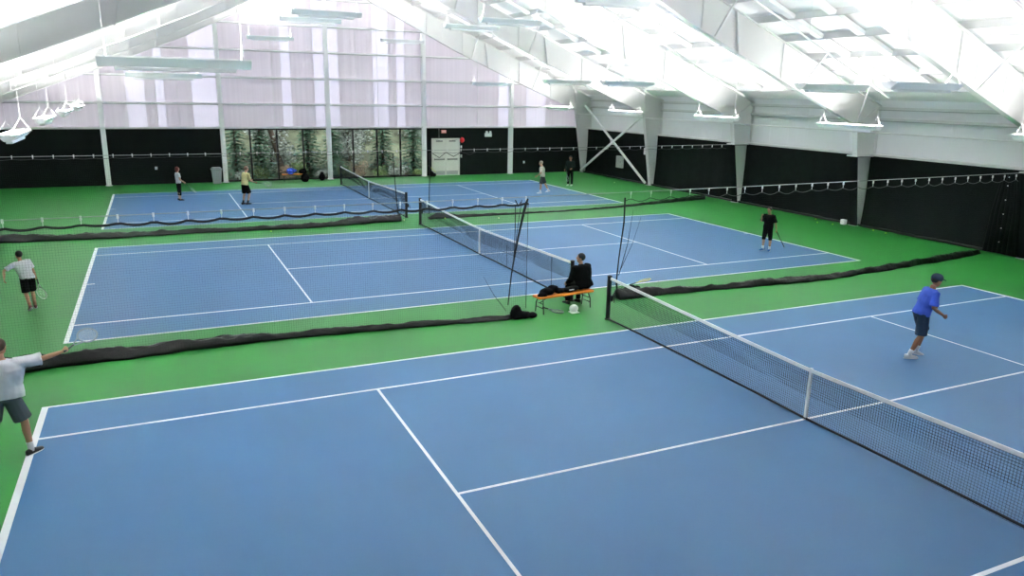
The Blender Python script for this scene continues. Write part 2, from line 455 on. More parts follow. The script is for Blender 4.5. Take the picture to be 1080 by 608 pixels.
q.build('translucent_panel', M['poly_near_fill'], wn_)  # added daylight fill from behind the camera, never in view

# ---------------------------------------------------------------- far gable wall
wf = tag(empty('wall_far', (0, GY, 0)), kind='structure')
def gbox(name, x0, x1, z0, z1, m_, y0=0, y1=.12, bev=0):
    q = MB(); q.box(x0, x1, y0, y1, z0, z1, bev=bev); return q.build(name, M[m_], wf)
ZB = 3.08
gbox('black_panel', -18.3, -12.2, 0, ZB, 'black_wall'); gbox('black_panel', -12.2, -6.1, 0, ZB, 'black_wall')
gbox('black_panel', 6.1, 6.66, 0, ZB, 'black_wall'); gbox('black_panel', 8.62, 12.25, 0, ZB, 'black_wall'); gbox('black_panel', 6.66, 8.62, 2.42, ZB, 'black_wall')
gbox('black_panel', 12.25, 18.3, 0, ZB, 'black_wall')
# translucent panels in strips
brights = [(-10.9, -9.95), (-9.4, -8.95), (-7.55, -6.2), (-2.6, -2.05), (-.7, .8), (2.9, 3.9), (4.4, 4.95), (11.4, 12.2), (13.5, 15.0)]
edges = sorted(set([-18.3, 18.3] + [e for b in brights for e in b]))
zb = [ZB+.08, 4.48, 5.98, 7.5, 8.98, 10.5, 12.7]
for a, b in zip(edges[:-1], edges[1:]):
    bright = (a, b) in brights
    q = MB()
    zt = lambda x: ztop(x)+.15
    xs = [a, b] if a*b >= 0 else [a, 0, b]
    for xa, xb in zip(xs[:-1], xs[1:]):
        q.add([(xa, .05, ZB), (xb, .05, ZB), (xb, .05, zt(xb)), (xa, .05, zt(xa)), (xa, .07, ZB), (xb, .07, ZB), (xb, .07, zt(xb)), (xa, .07, zt(xa))],
              [(0,1,2,3), (7,6,5,4), (0,4,5,1), (1,5,6,2), (2,6,7,3), (3,7,4,0)])
    q.build('translucent_panel', M['poly_bright' if bright else 'poly'], wf)
for z in zb[1:-1]:
    xm = min(18.2, 18.3-(z-5.1)/.41) if z > 5.1 else 18.2
    gbox('girt', -xm, xm, z-.03, z+.055, 'white', -.16, .04); gbox('girt_shadow_strip', -xm, xm, z-.07, z-.03, 'grey_metal', -.17, .04)  # dark strip paints in the shade beneath each white girt
gbox('sill_rail', -18.2, 18.2, ZB, ZB+.10, 'steel', -.1, .05)
for x in (-12.2, -6.1, 0, 6.1, 12.25):
    zt_ = ztop(x)-.1
    q = MB(); q.box(x-.12, x+.12, -.34, -.32, 0, zt_); q.box(x-.12, x+.12, -.06, -.04, 0, zt_); q.box(x-.012, x+.012, -.33, -.05, 0, zt_)
    q.box(x-.17, x+.17, -.38, -.02, 0, .02)
    q.build('gable_column', M['white'], wf)
for x in (-14.5, -8.3, -3.1, 1.85, 3.2, 9.9):
    z0 = ZB+.1
    gbox('panel_joint', x-.012, x+.012, z0, min(ztop(x), 8.9), 'steel', .03, .05)
# windows: four panes each, black mullions
def window(name, x0, x1):
    wn = tag(empty(name, (0, GY, 0)), kind='structure')
    q = MB()
    q.box(x0, x1, 0, .1, 0, .10); q.box(x0, x1, 0, .1, ZB-.09, ZB); q.box(x0, x0+.08, 0, .1, .1, ZB-.09); q.box(x1-.08, x1, 0, .1, .1, ZB-.09)
    q.build('window_frame', M['mullion'], wn)
    n = 4; wd = (x1-x0)/n
    for k in range(1, n):
        q = MB(); q.box(x0+k*wd-.045, x0+k*wd+.045, -.01, .1, .1, ZB-.09); q.build('mullion', M['mullion'], wn)
    for k in range(n):
        q = MB(); q.box(x0+k*wd+.045, x0+(k+1)*wd-.045, .045, .055, .1, ZB-.09); q.build('window_pane', M['glass'], wn)
window('window_1', -6.1, 0); window('window_2', 0, 6.1)
# double door
dr = tag(empty('door_1', (7.64, GY-.02, 0)), kind='structure')
q = MB(); q.box(-.98, -.90, -.02, .12, 0, 2.42); q.box(.90, .98, -.02, .12, 0, 2.42); q.box(-.98, .98, -.02, .12, 2.34, 2.42)
q.build('door_frame', M['door'], dr)
for s in (-1, 1):
    a, b = sorted((s*.01, s*.895))
    q = MB(); q.box(a, b, 0, .05, .02, 2.33, bev=.006); lf = q.build('door_leaf', M['door'], dr)
    q = MB(); q.box(a+.08, b-.08, -.05, -.01, 1.02, 1.10); q.box(a+.1, a+.14, -.02, 0, 1.0, 1.12); q.box(b-.14, b-.1, -.02, 0, 1.0, 1.12); q.build('push_bar', M['door_dark'], lf)
    q = MB(); q.box(a+.04, b-.04, -.006, 0, .04, .30)
    q.build('kick_plate', M['grey_metal'], lf)
    q = MB()
    q.box((a+b)/2-.22, (a+b)/2+.22, -.06, -.005, 2.2, 2.28); q.bar(((a+b)/2, -.05, 2.29), ((a+b)/2+s*.3, -.12, 2.33), .03, .02); q.build('door_closer', M['door_dark'], lf)

# small things on the far wall
def wall_thing(name, loc, label, cat): return empty(name, loc, 0, label, cat)
t = wall_thing('exit_sign', (7.5, GY-.02, 2.85), 'small pinkish red exit sign above the white double door', 'exit sign')
q = MB(); q.box(-.17, .17, -.05, 0, -.10, .10, bev=.01); q.build('sign_box', M['sign'], t)
fc = bpy.data.curves.new('lettering', 'FONT'); fc.body = 'EXIT'; fc.size = .13; fc.align_x = 'CENTER'; fc.align_y = 'CENTER'; fc.extrude = .003
fo = bpy.data.objects.new('lettering', fc); C.objects.link(fo); fo.data.materials.append(M['sign_txt']); fo.rotation_euler = (R(90), 0, 0); fo.location = (0, -.055, 0); 
dg = bpy.context.evaluated_depsgraph_get(); fm_ = bpy.data.meshes.new_from_object(fo.evaluated_get(dg)); bpy.data.objects.remove(fo)
fo = bpy.data.objects.new('lettering', fm_); C.objects.link(fo); fo.rotation_euler = (R(90), 0, 0); fo.location = (0, -.055, 0); fo.parent = t
q = MB(); q.tube([(-.33, -.02, -.4), (-.33, -.02, .22)], .012, 6); q.build('conduit', M['cable'], t)
t = wall_thing('fire_alarm_bell', (8.78, GY-.02, 2.3), 'round red alarm bell beside the double door', 'alarm bell')
q = MB(); q.tube([(0, -.01, 0), (0, -.05, 0), (0, -.09, 0), (0, -.11, 0)], [.16, .16, .12, .03], 20); q.build('gong', M['red'], t, smooth=True)
q = MB(); q.box(-.07, .07, -.02, 0, -.18, .18, bev=.005); q.build('back_box', M['red'], t)
def plate(name, x, z, w_, h_, m_, label, cat):
    q = MB(); q.box(-w_/2, w_/2, -.04, 0, -h_/2, h_/2, bev=.006)
    q.box(-w_/5, w_/5, -.055, -.04, -h_/4, h_/4)
    return tag(q.build(name, M[m_], loc=(x, GY-.02, z)), label, cat)
plate('alarm_strobe', 8.72, 1.86, .10, .16, 'white', 'small white strobe box right of the double door', 'strobe')
plate('light_switch', 8.72, 1.25, .12, .2, 'grey_metal', 'grey switch box right of the double door, below the strobe', 'switch')
plate('wall_socket', 13.37, .75, .12, .16, 'white', 'white socket on the black wall at the far right bay', 'socket')
plate('wall_socket', -9.75, .9, .14, .16, 'white', 'white socket on the black wall left of the windows', 'socket')
t = wall_thing('emergency_light', (10.65, GY-.02, 2.62), 'white twin-headed emergency light high on the black wall', 'emergency light')
q = MB(); q.box(-.25, .25, -.1, 0, -.12, .12, bev=.015); q.build('battery_box', M['white'], t)
for s in (-1, 1):
    q = MB(); q.tube([(s*.13, -.06, .12), (s*.13, -.06, .16)], .02, 8); q.tube([(s*.13, .0, .2), (s*.13, -.08, .19), (s*.13, -.12, .18)], [.05, .08, .085], 12); q.build('lamp_head', M['white'], t, smooth=True)

# waste bin by the window
t = empty('waste_bin', (-6.62, 38.25, 0), 0, 'grey lidded waste bin standing left of the window by the black wall', 'waste bin')
q = MB(); vs = []; fs = []
for z, h in ((0, .21), (.78, .27)): vs += [(-h, -h*.8, z), (h, -h*.8, z), (h, h*.8, z), (-h, h*.8, z)]
q.add(vs, [(3,2,1,0), (4,5,6,7), (0,1,5,4), (1,2,6,5), (2,3,7,6), (3,0,4,7)]); q.build('bin_body', M['grey_plastic'], t)
q = MB(); q.box(-.30, .30, -.25, .25, .78, .86, bev=.02); q.box(-.24, .24, -.2, .2, .86, .93, bev=.02); q.build('bin_lid', M['grey_plastic'], t)

# items on the right wall
t = empty('electrical_cabinet', (17.93, 33.7, 1.12), 0, 'grey metal electrical cabinet on the right wall behind the X brace', 'cabinet')
q = MB(); q.box(-.16, 0, -.35, .35, -.38, .38, bev=.01); q.build('cabinet_box', M['grey_metal'], t)
q = MB(); q.box(-.175, -.16, -.31, .31, -.33, .33); q.build('cabinet_door', M['grey_metal'], t)
q = MB(); q.box(-.19, -.175, -.24, -.2, -.05, .05); q.build('cabinet_handle', M['door_dark'], t)
q = MB(); q.box(-.09, 0, -.15, .15, -.2, .2, bev=.01); q.box(-.1, -.09, -.1, .1, -.05, .1)
tag(q.build('thermostat_box', M['white'], loc=(17.93, 30.9, 2.0)), 'small white box high on the right wall between X brace and column', 'wall box')
q = MB(); q.box(-.09, .09, -.11, .11, 0, .22, bev=.012); q.box(-.05, .05, -.12, -.11, .08, .16)
tag(q.build('junction_box', M['white'], loc=(17.5, 15.0, 0)), 'white box on the floor at the foot of a right-wall column', 'box')

# ---------------------------------------------------------------- outside: bank, trees
q = MB(); n = 30; vs = []; fs = []
for i in range(n+1):
    for j in range(16):
        x = -32 + 64*i/n; y = GY+.4 + 2.2*j
        z = -.3 + (max(0, y-41.5)*.55) + .5*noise.noise(V((x*.25, y*.25, 0)))
        vs.append((x, y, z))
for i in range(n):
    for j in range(15): fs.append((i*16+j, (i+1)*16+j, (i+1)*16+j+1, i*16+j+1))
m0 = len(vs); vs += [(v[0], v[1], v[2]-.4) for v in vs]; fs += [tuple(reversed([k+m0 for k in f])) for f in fs]
q.add(vs, fs); tag(q.build('hillside', M['soil'], smooth=True), kind='structure')
def gz(x, y): return -.3 + max(0, y-41.5)*.55 + .5*noise.noise(V((x*.25, y*.25, 0)))
def leaves(q, c, rr, n, size, flat=1.0):
    for _ in range(n):
        while True:
            d = V((random.uniform(-1,1), random.uniform(-1,1), random.uniform(-1,1)))
            if d.length < 1: break
        p = V(c) + V((d.x*rr[0], d.y*rr[1], d.z*rr[2]))
        a = V((random.uniform(-1,1), random.uniform(-1,1), random.uniform(-.6,.6))).normalized()
        b = a.cross(V((random.uniform(-1,1), random.uniform(-1,1), random.uniform(-1,1)))).normalized()
        s_ = size*random.uniform(.6, 1.3)
        q.add([p-a*s_, p-b*s_*.45, p+a*s_, p+b*s_*.45], [(0,1,2,3)])
def conifer(x, y, h, rb, label):
    z = gz(x, y); t = empty('conifer_tree', (x, y, z-.1), random.uniform(0, 6), label, 'tree', 'conifers outside the window')
    q = MB(); q.tube([(0,0,0), (0,0,h)], [.13*h/6, .02], 8); q.build('trunk', M['bark'], t, smooth=True)
    q = MB(); lv = int(h*4.5)
    for i in range(lv):
        fz = .15 + (h-.2)*i/lv; rr = rb*(1-fz/h)+.08; nb = 9
        for k in range(nb):
            an = 2*math.pi*(k+random.random()*.6)/nb + i*.7; L = rr*random.uniform(.75, 1.1)
            for s_ in range(max(3, int(L*9))):
                u = (s_+.5)/max(3, int(L*9)); p = V((math.cos(an)*L*u, math.sin(an)*L*u, fz-.28*L*u+random.uniform(-.05,.05)))
                for _ in range(2):
                    d = V((math.cos(an+random.uniform(-1.1,1.1)), math.sin(an+random.uniform(-1.1,1.1)), random.uniform(-.5,.2)))*.25
                    sd = d.cross(V((random.uniform(-.4,.4), random.uniform(-.4,.4), 1))).normalized()*.085
                    q.add([p-sd, p+sd, p+d+sd*.2, p+d-sd*.2], [(0,1,2,3)])
    q.build('foliage', M['conifer'], t)
def leafy(name, x, y, h, w_, m_, label, group, n=900, trunk=True, size=.10):
    z = gz(x, y); t = empty(name, (x, y, z-.1), random.uniform(0, 6), label, 'tree' if trunk else 'bush', group)
    q = MB()
    if trunk:
        q.tube([(0,0,0), (.1,.05,h*.4), (-.05,.1,h*.85)], [.12,.09,.03], 8)
    for k in range(7):
        an = random.uniform(0, 6.28); L = w_*random.uniform(.6, 1)
        z0 = h*random.uniform(.1, .6) if trunk else .05
        q.tube([(0, 0, z0), (math.cos(an)*L*.5, math.sin(an)*L*.5, z0+h*.2), (math.cos(an)*L, math.sin(an)*L, z0+h*.35)], [.035, .022, .008], 5)
    q.build('trunk' if trunk else 'stem', M['bark'], t, smooth=True)
    q = MB()
    for k in range(10):
        an = random.uniform(0, 6.28); rr = w_*random.uniform(.1, .7)
        leaves(q, (math.cos(an)*rr, math.sin(an)*rr, h*random.uniform(.08, .7) if trunk else h*random.uniform(.3,.7)), (w_*.5, w_*.5, h*.22), n//10, size)
    q.build('foliage', M[m_], t)
conifer(-5.2, 41.7, 5.5, 1.15, 'dark conifer outside, seen through the leftmost window panes')
conifer(-3.75, 41.5, 4.9, 1.0, 'slim green conifer outside, second from the left in the windows')
conifer(-.75, 41.9, 5.6, 1.0, 'bushy conifer outside, just left of the middle white gable column')
conifer(.85, 41.8, 5.2, .95, 'dark conifer outside, just right of the middle white gable column')
conifer(4.3, 42.2, 5.4, 1.0, 'dark conifer outside, seen through the right window panes')
conifer(6.4, 42.0, 5.0, 1.1, 'dark conifer outside, at the right end of the windows')
spec = [(-6.6, 44.5, 'frost'), (-2.9, 43.0, 'frost'), (-2.2, 46.5, 'frost'), (-4.7, 47.5, 'rusty'), (0, 47, 'frost'), (2.3, 43.4, 'frost'), (3.4, 45.5, 'frost'), (1.6, 48, 'scrub'), (5.4, 47.5, 'frost'), (7.6, 46, 'frost'), (-8, 47, 'scrub'), (9.4, 47, 'frost'), (-.3, 50, 'frost'), (3.8, 50.5, 'frost'), (-6.5, 51, 'frost'), (8, 51, 'frost')]
nm = {'frost': 'pale grey-green leafy tree', 'rusty': 'russet dry-leaved tree', 'scrub': 'olive green leafy tree'}
wh = ['at the left edge of the windows', 'behind the third pane from the left', 'higher on the bank behind the orange bench', 'upslope behind the slim conifer', 'upslope behind the middle gable column', 'behind the second pane right of the middle column', 'behind the third pane right of the middle column',
      'upslope behind the far net', 'upslope at the right panes', 'beyond the right end of the windows', 'beyond the left end of the windows', 'behind the double door wall', 'highest on the bank at the middle column', 'highest on the bank at the right panes', 'highest on the bank at the left panes', 'highest on the bank beyond the door']
for (x, y, k), w_ in zip(spec, wh): leafy('leafy_tree', x, y, random.uniform(4.5, 6), random.uniform(1.3, 1.8), k, nm[k]+' outside '+w_, 'leafy trees outside the windows', n=2600, size=.13)
tr = empty('leaning_tree', (-2.3, 41.8, gz(-2.3, 41.8)-.1), 0, 'bare leaning brown tree trunk outside behind the left window panes', 'tree')
q = MB(); q.tube([(0,0,0), (-.3,.1,1.5), (-.75,.2,3.4), (-1.2,.3,6)], [.2,.17,.15,.1], 10); q.build('trunk', M['bark'], tr, smooth=True)
for k in range(11):
    x = -6.2+1.25*k + random.uniform(-.2, .2); m_ = ['scrub', 'frost', 'scrub', 'rusty'][k % 4]
    where = ['at the foot of the leftmost pane', 'left of the slim conifer', 'right of the slim conifer', 'behind the bench end', 'behind the blue jacket', 'by the middle gable column', 'behind the far net post', 'behind the far net strap', 'in front of the right dark conifer', 'at the foot of the rightmost pane', 'beyond the last pane'][k]
    leafy('low_bush', x, random.uniform(40.2, 41.3), random.uniform(.9, 1.5), random.uniform(.5, .8), m_, {'scrub': 'olive', 'frost': 'grey-green', 'rusty': 'russet'}[m_]+' low bush outside '+where, 'low bushes along the outside of the glass', n=700, trunk=False, size=.06)

# ---------------------------------------------------------------- hanging lamps
def lamp_parts(L):
    parts = []
    q = MB(); hw, h = .22, .15
    prof = [(-hw, .0), (-hw+.0, -.03), (-.07, -.17), (.07, -.17), (hw, -.03), (hw, 0), (hw-.015, 0), (hw-.02, -.03), (.06, -.155), (-.06, -.155), (-hw+.02, -.03), (-hw+.015, 0)]
    n = len(prof); vs = [(x, y, z) for x in (-L/2, L/2) for y, z in prof]
    fs = [(j, (j+1) % n, n+(j+1) % n, n+j) for j in range(n)]
    q.add(vs, fs)
    for x in (-L/2, L/2):
        q.add([(x+d, y, z) for d in (-.012, .012) for y, z in prof[:6]], [(0,1,2,3,4,5), (11,10,9,8,7,6)] + [(i, (i+1) % 6, 6+(i+1) % 6, 6+i) for i in range(6)])
    parts.append(('lamp_housing', q, 'lamp_body'))
    q = MB(); kl = L*.40; q.box(-kl, kl, -.075, .075, -.235, -.17, bev=.008); parts.append(('ballast_cover', q, 'lamp_body'))
    q = MB()
    for y in (-.06, .06): q.tube([(-L/2+.06, y, -.07), (L/2-.06, y, -.07)], .022, 8)
    parts.append(('lamp_tube', q, 'tube'))
    return parts
def make_lamp(x, y, z, L, along_y, label):
    rz = R(90) if along_y else 0
    t = empty('hanging_lamp', (x, y, z), rz, label, 'hanging lamp', 'long suspended uplight lamps')
    for nme, q, m_ in lamp_parts(L): q.build(nme, M[m_], t)
    for s in (-1, 1):
        ex = s*(L/2-.12); q = MB(); top = .32
        q.tube([(ex, -.21, 0), (ex, 0, top), (ex, .21, 0)], .007, 5)
        # world x of this hanger gives the roof height above it
        wx = x if along_y else x+ex
        roofz = ztop(wx)+.02 - z
        q.tube([(ex, 0, top), (ex, 0, roofz)], .0045, 5)
        q.build('hanger_wire', M['steel'], t)
    return t
lamps = [
 (13.9, 4.55, 4.42, 2.8, 1, 'long hanging lamp cut by the right edge of the photo'),
 (13.9, 12.2, 4.45, 2.7, 1, 'long hanging lamp near the right wall, in front of the box-foot column'),
 (13.9, 19.75, 4.48, 2.8, 1, 'long hanging lamp near the right wall, second from the photo edge column'),
 (13.9, 27.4, 4.52, 2.9, 1, 'small-looking hanging lamp in front of the X brace bay on the right'),
 (13.9, 35.0, 4.58, 2.9, 1, 'farthest hanging lamp in the right wall row, near the corner column'),
 (-13.0, 14.9, 4.15, 2.7, 1, 'hanging lamp seen end-on, cut by the left edge of the photo'),
 (-13.0, 21.7, 4.3, 2.7, 1, 'hanging lamp seen end-on, second from the left edge'),
 (-13.0, 28.6, 4.34, 2.7, 1, 'hanging lamp seen end-on, third from the left edge'),
 (-13.0, 35.4, 4.38, 2.7, 1, 'hanging lamp seen end-on, farthest of the left wall row'),
 (-9.26, 6.2, 5.85, 2.44, 0, 'largest hanging lamp, seen side-on at upper left'),
 (-9.2, 21.64, 5.84, 2.44, 0, 'hanging lamp just below and behind the largest one at upper left'),
 (7.92, 7.62, 5.76, 2.44, 0, 'hanging lamp at upper right, left one of the side-by-side two'),
 (7.86, 4.7, 5.78, 2.44, 0, 'hanging lamp at upper right, right one of the side-by-side two'),
 (8.46, 18.9, 5.92, 2.44, 0, 'hanging lamp high over the middle court, right half of the joined-looking two'),
 (8.42, 24.1, 6.02, 2.44, 0, 'hanging lamp high over the far court, left half of the joined-looking two'),
 (8.22, 32.7, 5.95, 2.44, 0, 'small-looking hanging lamp in front of the translucent wall, above the far door'),
 (2.87, 18.63, 8.06, 2.44, 0, 'hanging lamp near the ridge at top centre, nearer of two'),
 (3.01, 22.9, 8.14, 2.44, 0, 'hanging lamp near the ridge at top centre, farther of two'),
 (3.52, 34.64, 8.2, 2.44, 0, 'hanging lamp against the translucent wall near the peak, right of the middle gable column'),
 (-3.77, 19.84, 8.07, 2.44, 0, 'hanging lamp at top centre-left, nearer and upper of the stacked-looking two'),
 (-3.48, 24.39, 8.2, 2.44, 0, 'hanging lamp at top centre-left, lower of the stacked-looking two'),
 (-3.47, 36.2, 8.14, 2.44, 0, 'hanging lamp against the translucent wall left of the middle gable column'),
]
for a in lamps: make_lamp(*a)
# unseen lamps added to even out and brighten the light in the nearest bays
for x, y, z in ((2.9, 11.5, 8.1), (-3.7, 11.5, 8.1), (2.9, 4, 8.1), (-3.7, 3.6, 8.1), (-9.5, 1.0, 7.2)):
    make_lamp(x, y, z, 2.44, 0, 'added hanging lamp over the nearest bays, outside the view, for more light')
make_lamp(-13.2, 5.1, 5.1, 2.4, 1, 'added hanging lamp at the left, outside the view, brightening the upper-left steel')  # added out of view to light the rafter web at upper left

# ---------------------------------------------------------------- tennis nets
def tennis_net(yc, label, rods):
    t = empty('tennis_net', (0, yc, 0), 0, label, 'tennis net', 'tennis nets')
    E = 6.4
    def zt(y): return .914 + (1.07-.914)*(abs(y)/E)**1.15
    bow = lambda y, z: -.05*math.sin(math.pi*min(1, abs(y)/E))*(1-z)
    for s in (-1, 1):
        q = MB(); q.tube([(0, s*E, 0), (0, s*E, 1.08)], .056, 16); q.tube([(0, s*E, 1.08), (0, s*E, 1.10), (0, s*E, 1.115)], [.062, .062, .02], 16)
        po = q.build('net_post', M['post'], t, smooth=False)
        q = MB(); q.box(.045, .11, s*E-.03, s*E+.03, .45, .6, bev=.006); q.tube([(.08, s*E, .52), (.16, s*E, .52), (.16, s*E, .40)], .01, 6); q.build('net_winder', M['post'], po)
        q = MB(); q.tube([(0, s*E, 0), (0, s*E, .03)], .08, 16); q.build('post_collar', M['post'], po)
    # netting
    q = MB(); sp = .045; rr = .0024
    n = int(2*(E-.06)/sp)
    for i in range(n+1):
        y = -E+.06 + i*sp; a, b, c_ = (bow(y, .05), y, .03), (bow(y, .5), y, zt(y)/2), (0, y, zt(y)-.02)
        r2 = rr
        q.tube([a, b, c_], r2, 3, cap=False)
        y2 = y+sp*.5
        q.tube([(.012, y2, zt(y2)-.50), (.012, y2, zt(y2)-.02)], rr, 3, cap=False)
    ks = [-E+.06+(2*E-.12)*k/24 for k in range(25)]
    nz = 22
    for j in range(nz):
        fz = j/nz
        q.tube([(bow(y, fz), y, .03+(zt(y)-.06)*fz) for y in ks], rr, 3, cap=False)
    for j in range(10):
        q.tube([(.012, y, zt(y)-.07-.045*j) for y in ks], rr, 3, cap=False)
    q.build('netting', M['cord'], t)
    q = MB(); vs = []; fs = []
    for i, y in enumerate(ks):
        z = zt(y); vs += [(-.014, y, z-.06), (-.014, y, z), (0, y, z+.006), (.014, y, z), (.014, y, z-.06)]
    for i in range(24):
        for j in range(5): fs.append((i*5+j, i*5+(j+1) % 5, i*5+5+(j+1) % 5, i*5+5+j))
    fs += [(4,3,2,1,0), tuple(range(120, 125))]
    q.add(vs, fs); q.build('headband', M['band'], t)
    q = MB(); q.box(-.022, .022, -.025, .025, .0, .93); q.build('centre_strap', M['band'], t)
    q = MB(); q.tube([(bow(y, 0)-.01, y, .022 + (.05 if abs(y) > .4 and abs(y) < 5.9 else 0)*math.sin(math.pi*abs(y)/E)) for y in ks], .02, 6)
    q.build('bottom_cord', M['cord'], t, smooth=True)
    if rods:
        for yy in (-2.2, -5.2):
            q = MB(); q.tube([(.02, yy, .02), (.02, yy, zt(yy))], .006, 5); q.build('net_tie', M['cord'], t)
    return t
tennis_net(COURT_Y[0], 'black tennis net with white headband across the nearest court', 0)
tennis_net(COURT_Y[1], 'tennis net across the middle court, ending behind the seated person', 1)
tennis_net(COURT_Y[2], 'tennis net across the far court, in front of the windows', 0)

# ---------------------------------------------------------------- divider nets between the courts
def overhead_cable(y, z0, z1, label):
    q = MB(); pts = []
    for k in range(41):
        x = -17.4+34.7*k/40; pts.append((x, 0, z0+(z1-z0)*k/40 - .03*math.sin(math.pi*k/40)))
    q.tube(pts, .011, 6)
    return tag(q.build('overhead_cable', M['cable'], loc=(0, y, 0), smooth=True), label, 'cable')
overhead_cable(7.4, 2.96, 3.03, 'taut steel cable with white clips over the near divider net')
overhead_cable(22.3, 2.94, 3.0, 'taut steel cable with clips over the far divider net')
def divider(y, x0, x1, label, spacing, sp, rr, skirt, gather, lift, rope_m='rope', bundle=None, sag=.07, hem_gap=.12):
    """x0 wall end, x1 free end (gathered). skirt: list of (x, y, halfwidth, height)"""
    t = empty('divider_net', (0, y, 0), 0, label, 'divider net', 'black divider nets between the courts')
    a, b = min(x0, x1), max(x0, x1)
    n = int((b-a)/spacing)
    cl = [a+.15+spacing*k for k in range(n+1) if a+.15+spacing*k <= b]
    zc = lambda x: 2.93
    for x in cl:
        q = MB(); q.tube([(0, 0, .05), (.0, .0, -.03)], .022, 6); q.tube([(0, 0, -.03), (0, 0, -hem_gap)], .008, 5)
        q.build('clip', M['clip'], t, loc=(x, 0, zc(x)))
    def hem(x):
        u = ((x-cl[0])/spacing) % 1.0
        return zc(x)-hem_gap-sag*math.sin(math.pi*u)*(.8+.4*noise.noise(V((x*.7, y, 0))))
    q = MB(); q.tube([(x_, 0, hem(x_)) for x_ in [a+(b-a)*k/(n*6) for k in range(n*6+1)]], .026 if rope_m == 'rope' else .009, 6)
    q.build('hem_rope', M['rope' if rope_m == 'rope' else 'hem'], t, smooth=True)
    def off(x, z):
        return .10*noise.noise(V((x*.5, z*.3, y)))*(1-z/3)
    q = MB(); n2 = int((b-a)/sp)
    for i in range(n2+1):
        x = a+i*sp
        q.tube([(x, off(x, .1), .1), (x, off(x, 1.4), 1.4), (x, 0, hem(x))], rr, 3, cap=False)
    nz = int(2.75/sp); m2 = int((b-a)/.6)
    xs = [a+(b-a)*k/m2 for k in range(m2+1)]
    for j in range(nz):
        f = j/nz
        q.tube([(x, off(x, 2.8*f), .1+(2.70)*f) for x in xs], rr, 3, cap=False)
    q.build('netting', M['cord'], t)
    # crumpled tarp skirt lying on the floor
    q = MB(); vs = []; fs = []; K = 18
    P = []
    for (p0, p1) in zip(skirt[:-1], skirt[1:]):
        L = abs(p1[0]-p0[0]); m_ = max(2, int(L/.05))
        for k in range(m_): P.append([p0[i]+(p1[i]-p0[i])*k/m_ for i in range(4)])
    P.append(list(skirt[-1]))
    for i, (x, yy, hw, hh) in enumerate(P):
        for k in range(K):
            if k < 15:
                u = k/14; yo = -hw+2*hw*u; zz = hh*math.sin(math.pi*u)**.7
                zz *= 1+.35*noise.noise(V((x*2.2, u*2.5, y))) + .10*noise.noise(V((x*7, u*4, y))) + .35*(.3-abs(noise.noise(V((x*3.1+u*1.5, u*7, y+4)))))
                yo += .07*noise.noise(V((x*1.8, u*2+5, y)))
                vs.append((x+.03*noise.noise(V((x*5, u*5, 9))), yy-y+yo, max(.006, zz)))
            else:
                u = (18-k)/4; vs.append((x, yy-y-hw+2*hw*u, .004))
    for i in range(len(P)-1):
        for k in range(K): fs.append((i*K+k, i*K+(k+1) % K, (i+1)*K+(k+1) % K, (i+1)*K+k))
    fs += [tuple(reversed(range(K))), tuple(range((len(P)-1)*K, len(P)*K))]
    q.add(vs, fs); q.build('skirt', M['tarp'], t, smooth=True)
    # gathered bundle at the free end
    if bundle:
        q = MB()
        for pts, r_b in bundle: q.tube([(p[0], p[1]-y, p[2]) for p in pts], [r_*.62 for r_ in r_b], 8)
        q.build('gathered_end', M['rope'], t, smooth=True)
    return t
divider(7.4, -16.85, -1.75, 'black divider net left of centre, between the near and middle courts', .62, .05, .0013,
    [(-16.9, 7.5, .2, .24), (-14, 7.6, .22, .25), (-12.2, 7.72, .2, .24), (-10.3, 7.75, .18, .2), (-8.5, 7.85, .15, .2), (-7.6, 7.8, .1, .13), (-5.8, 7.66, .1, .12), (-3.5, 7.45, .09, .1), (-2.4, 7.3, .09, .1), (-1.95, 7.35, .06, .1)], None, 0,
    bundle=[([(-1.78, 7.4, 2.92), (-1.86, 7.42, 2.6), (-1.98, 7.45, 2.0), (-2.12, 7.5, 1.1), (-2.2, 7.5, .3)], [.05, .055, .04, .022, .02]),
            ([(-2.1, 7.4, 2.78), (-2.08, 7.42, 2.2), (-2.1, 7.45, 1.4)], [.02, .016, .01]),
            ([(-1.95, 7.4, 2.85), (-2.02, 7.4, 2.75), (-2.1, 7.4, 2.9)], [.02, .03, .02]),
            ([(-1.93, 7.4, 2.9), (-2.02, 7.45, 2.1), (-2.1, 7.5, 1.1)], [.012, .012, .01]),
            ([(-2.9, 7.42, 1.1), (-2.6, 7.45, .6), (-2.25, 7.5, .15)], [.004, .008, .012]),
            ([(-1.76, 7.4, 2.8), (-1.76, 7.4, .2)], [.008, .008])])
divider(7.4, 16.8, 1.0, 'black divider net right of centre, between the near and middle courts', .62, .06, .0006,
    [(1.25, 8.0, .16, .22), (1.8, 7.95, .2, .24), (2.8, 7.94, .12, .16), (4.5, 7.8, .1, .13), (6.2, 7.7, .14, .18), (7.7, 7.6, .13, .17), (9.2, 7.6, .1, .14), (12, 7.9, .13, .18), (14, 8.1, .14, .19), (15.7, 8.35, .14, .2), (17.1, 8.5, .08, .12)], None, 0, rope_m='cable', sag=.09,
    bundle=[([(.98, 7.4, 2.83), (1.02, 7.45, 2.2), (1.02, 7.6, 1.2), (1.18, 7.9, .5), (1.3, 8.0, .1)], [.035, .03, .022, .03, .05]),
            ([(1.25, 7.4, 2.5), (1.2, 7.5, 1.6), (1.18, 7.8, .7)], [.006, .01, .015]),
            ([(1.5, 7.4, 2.3), (1.35, 7.5, 1.6), (1.2, 7.8, .8)], [.004, .006, .01])])
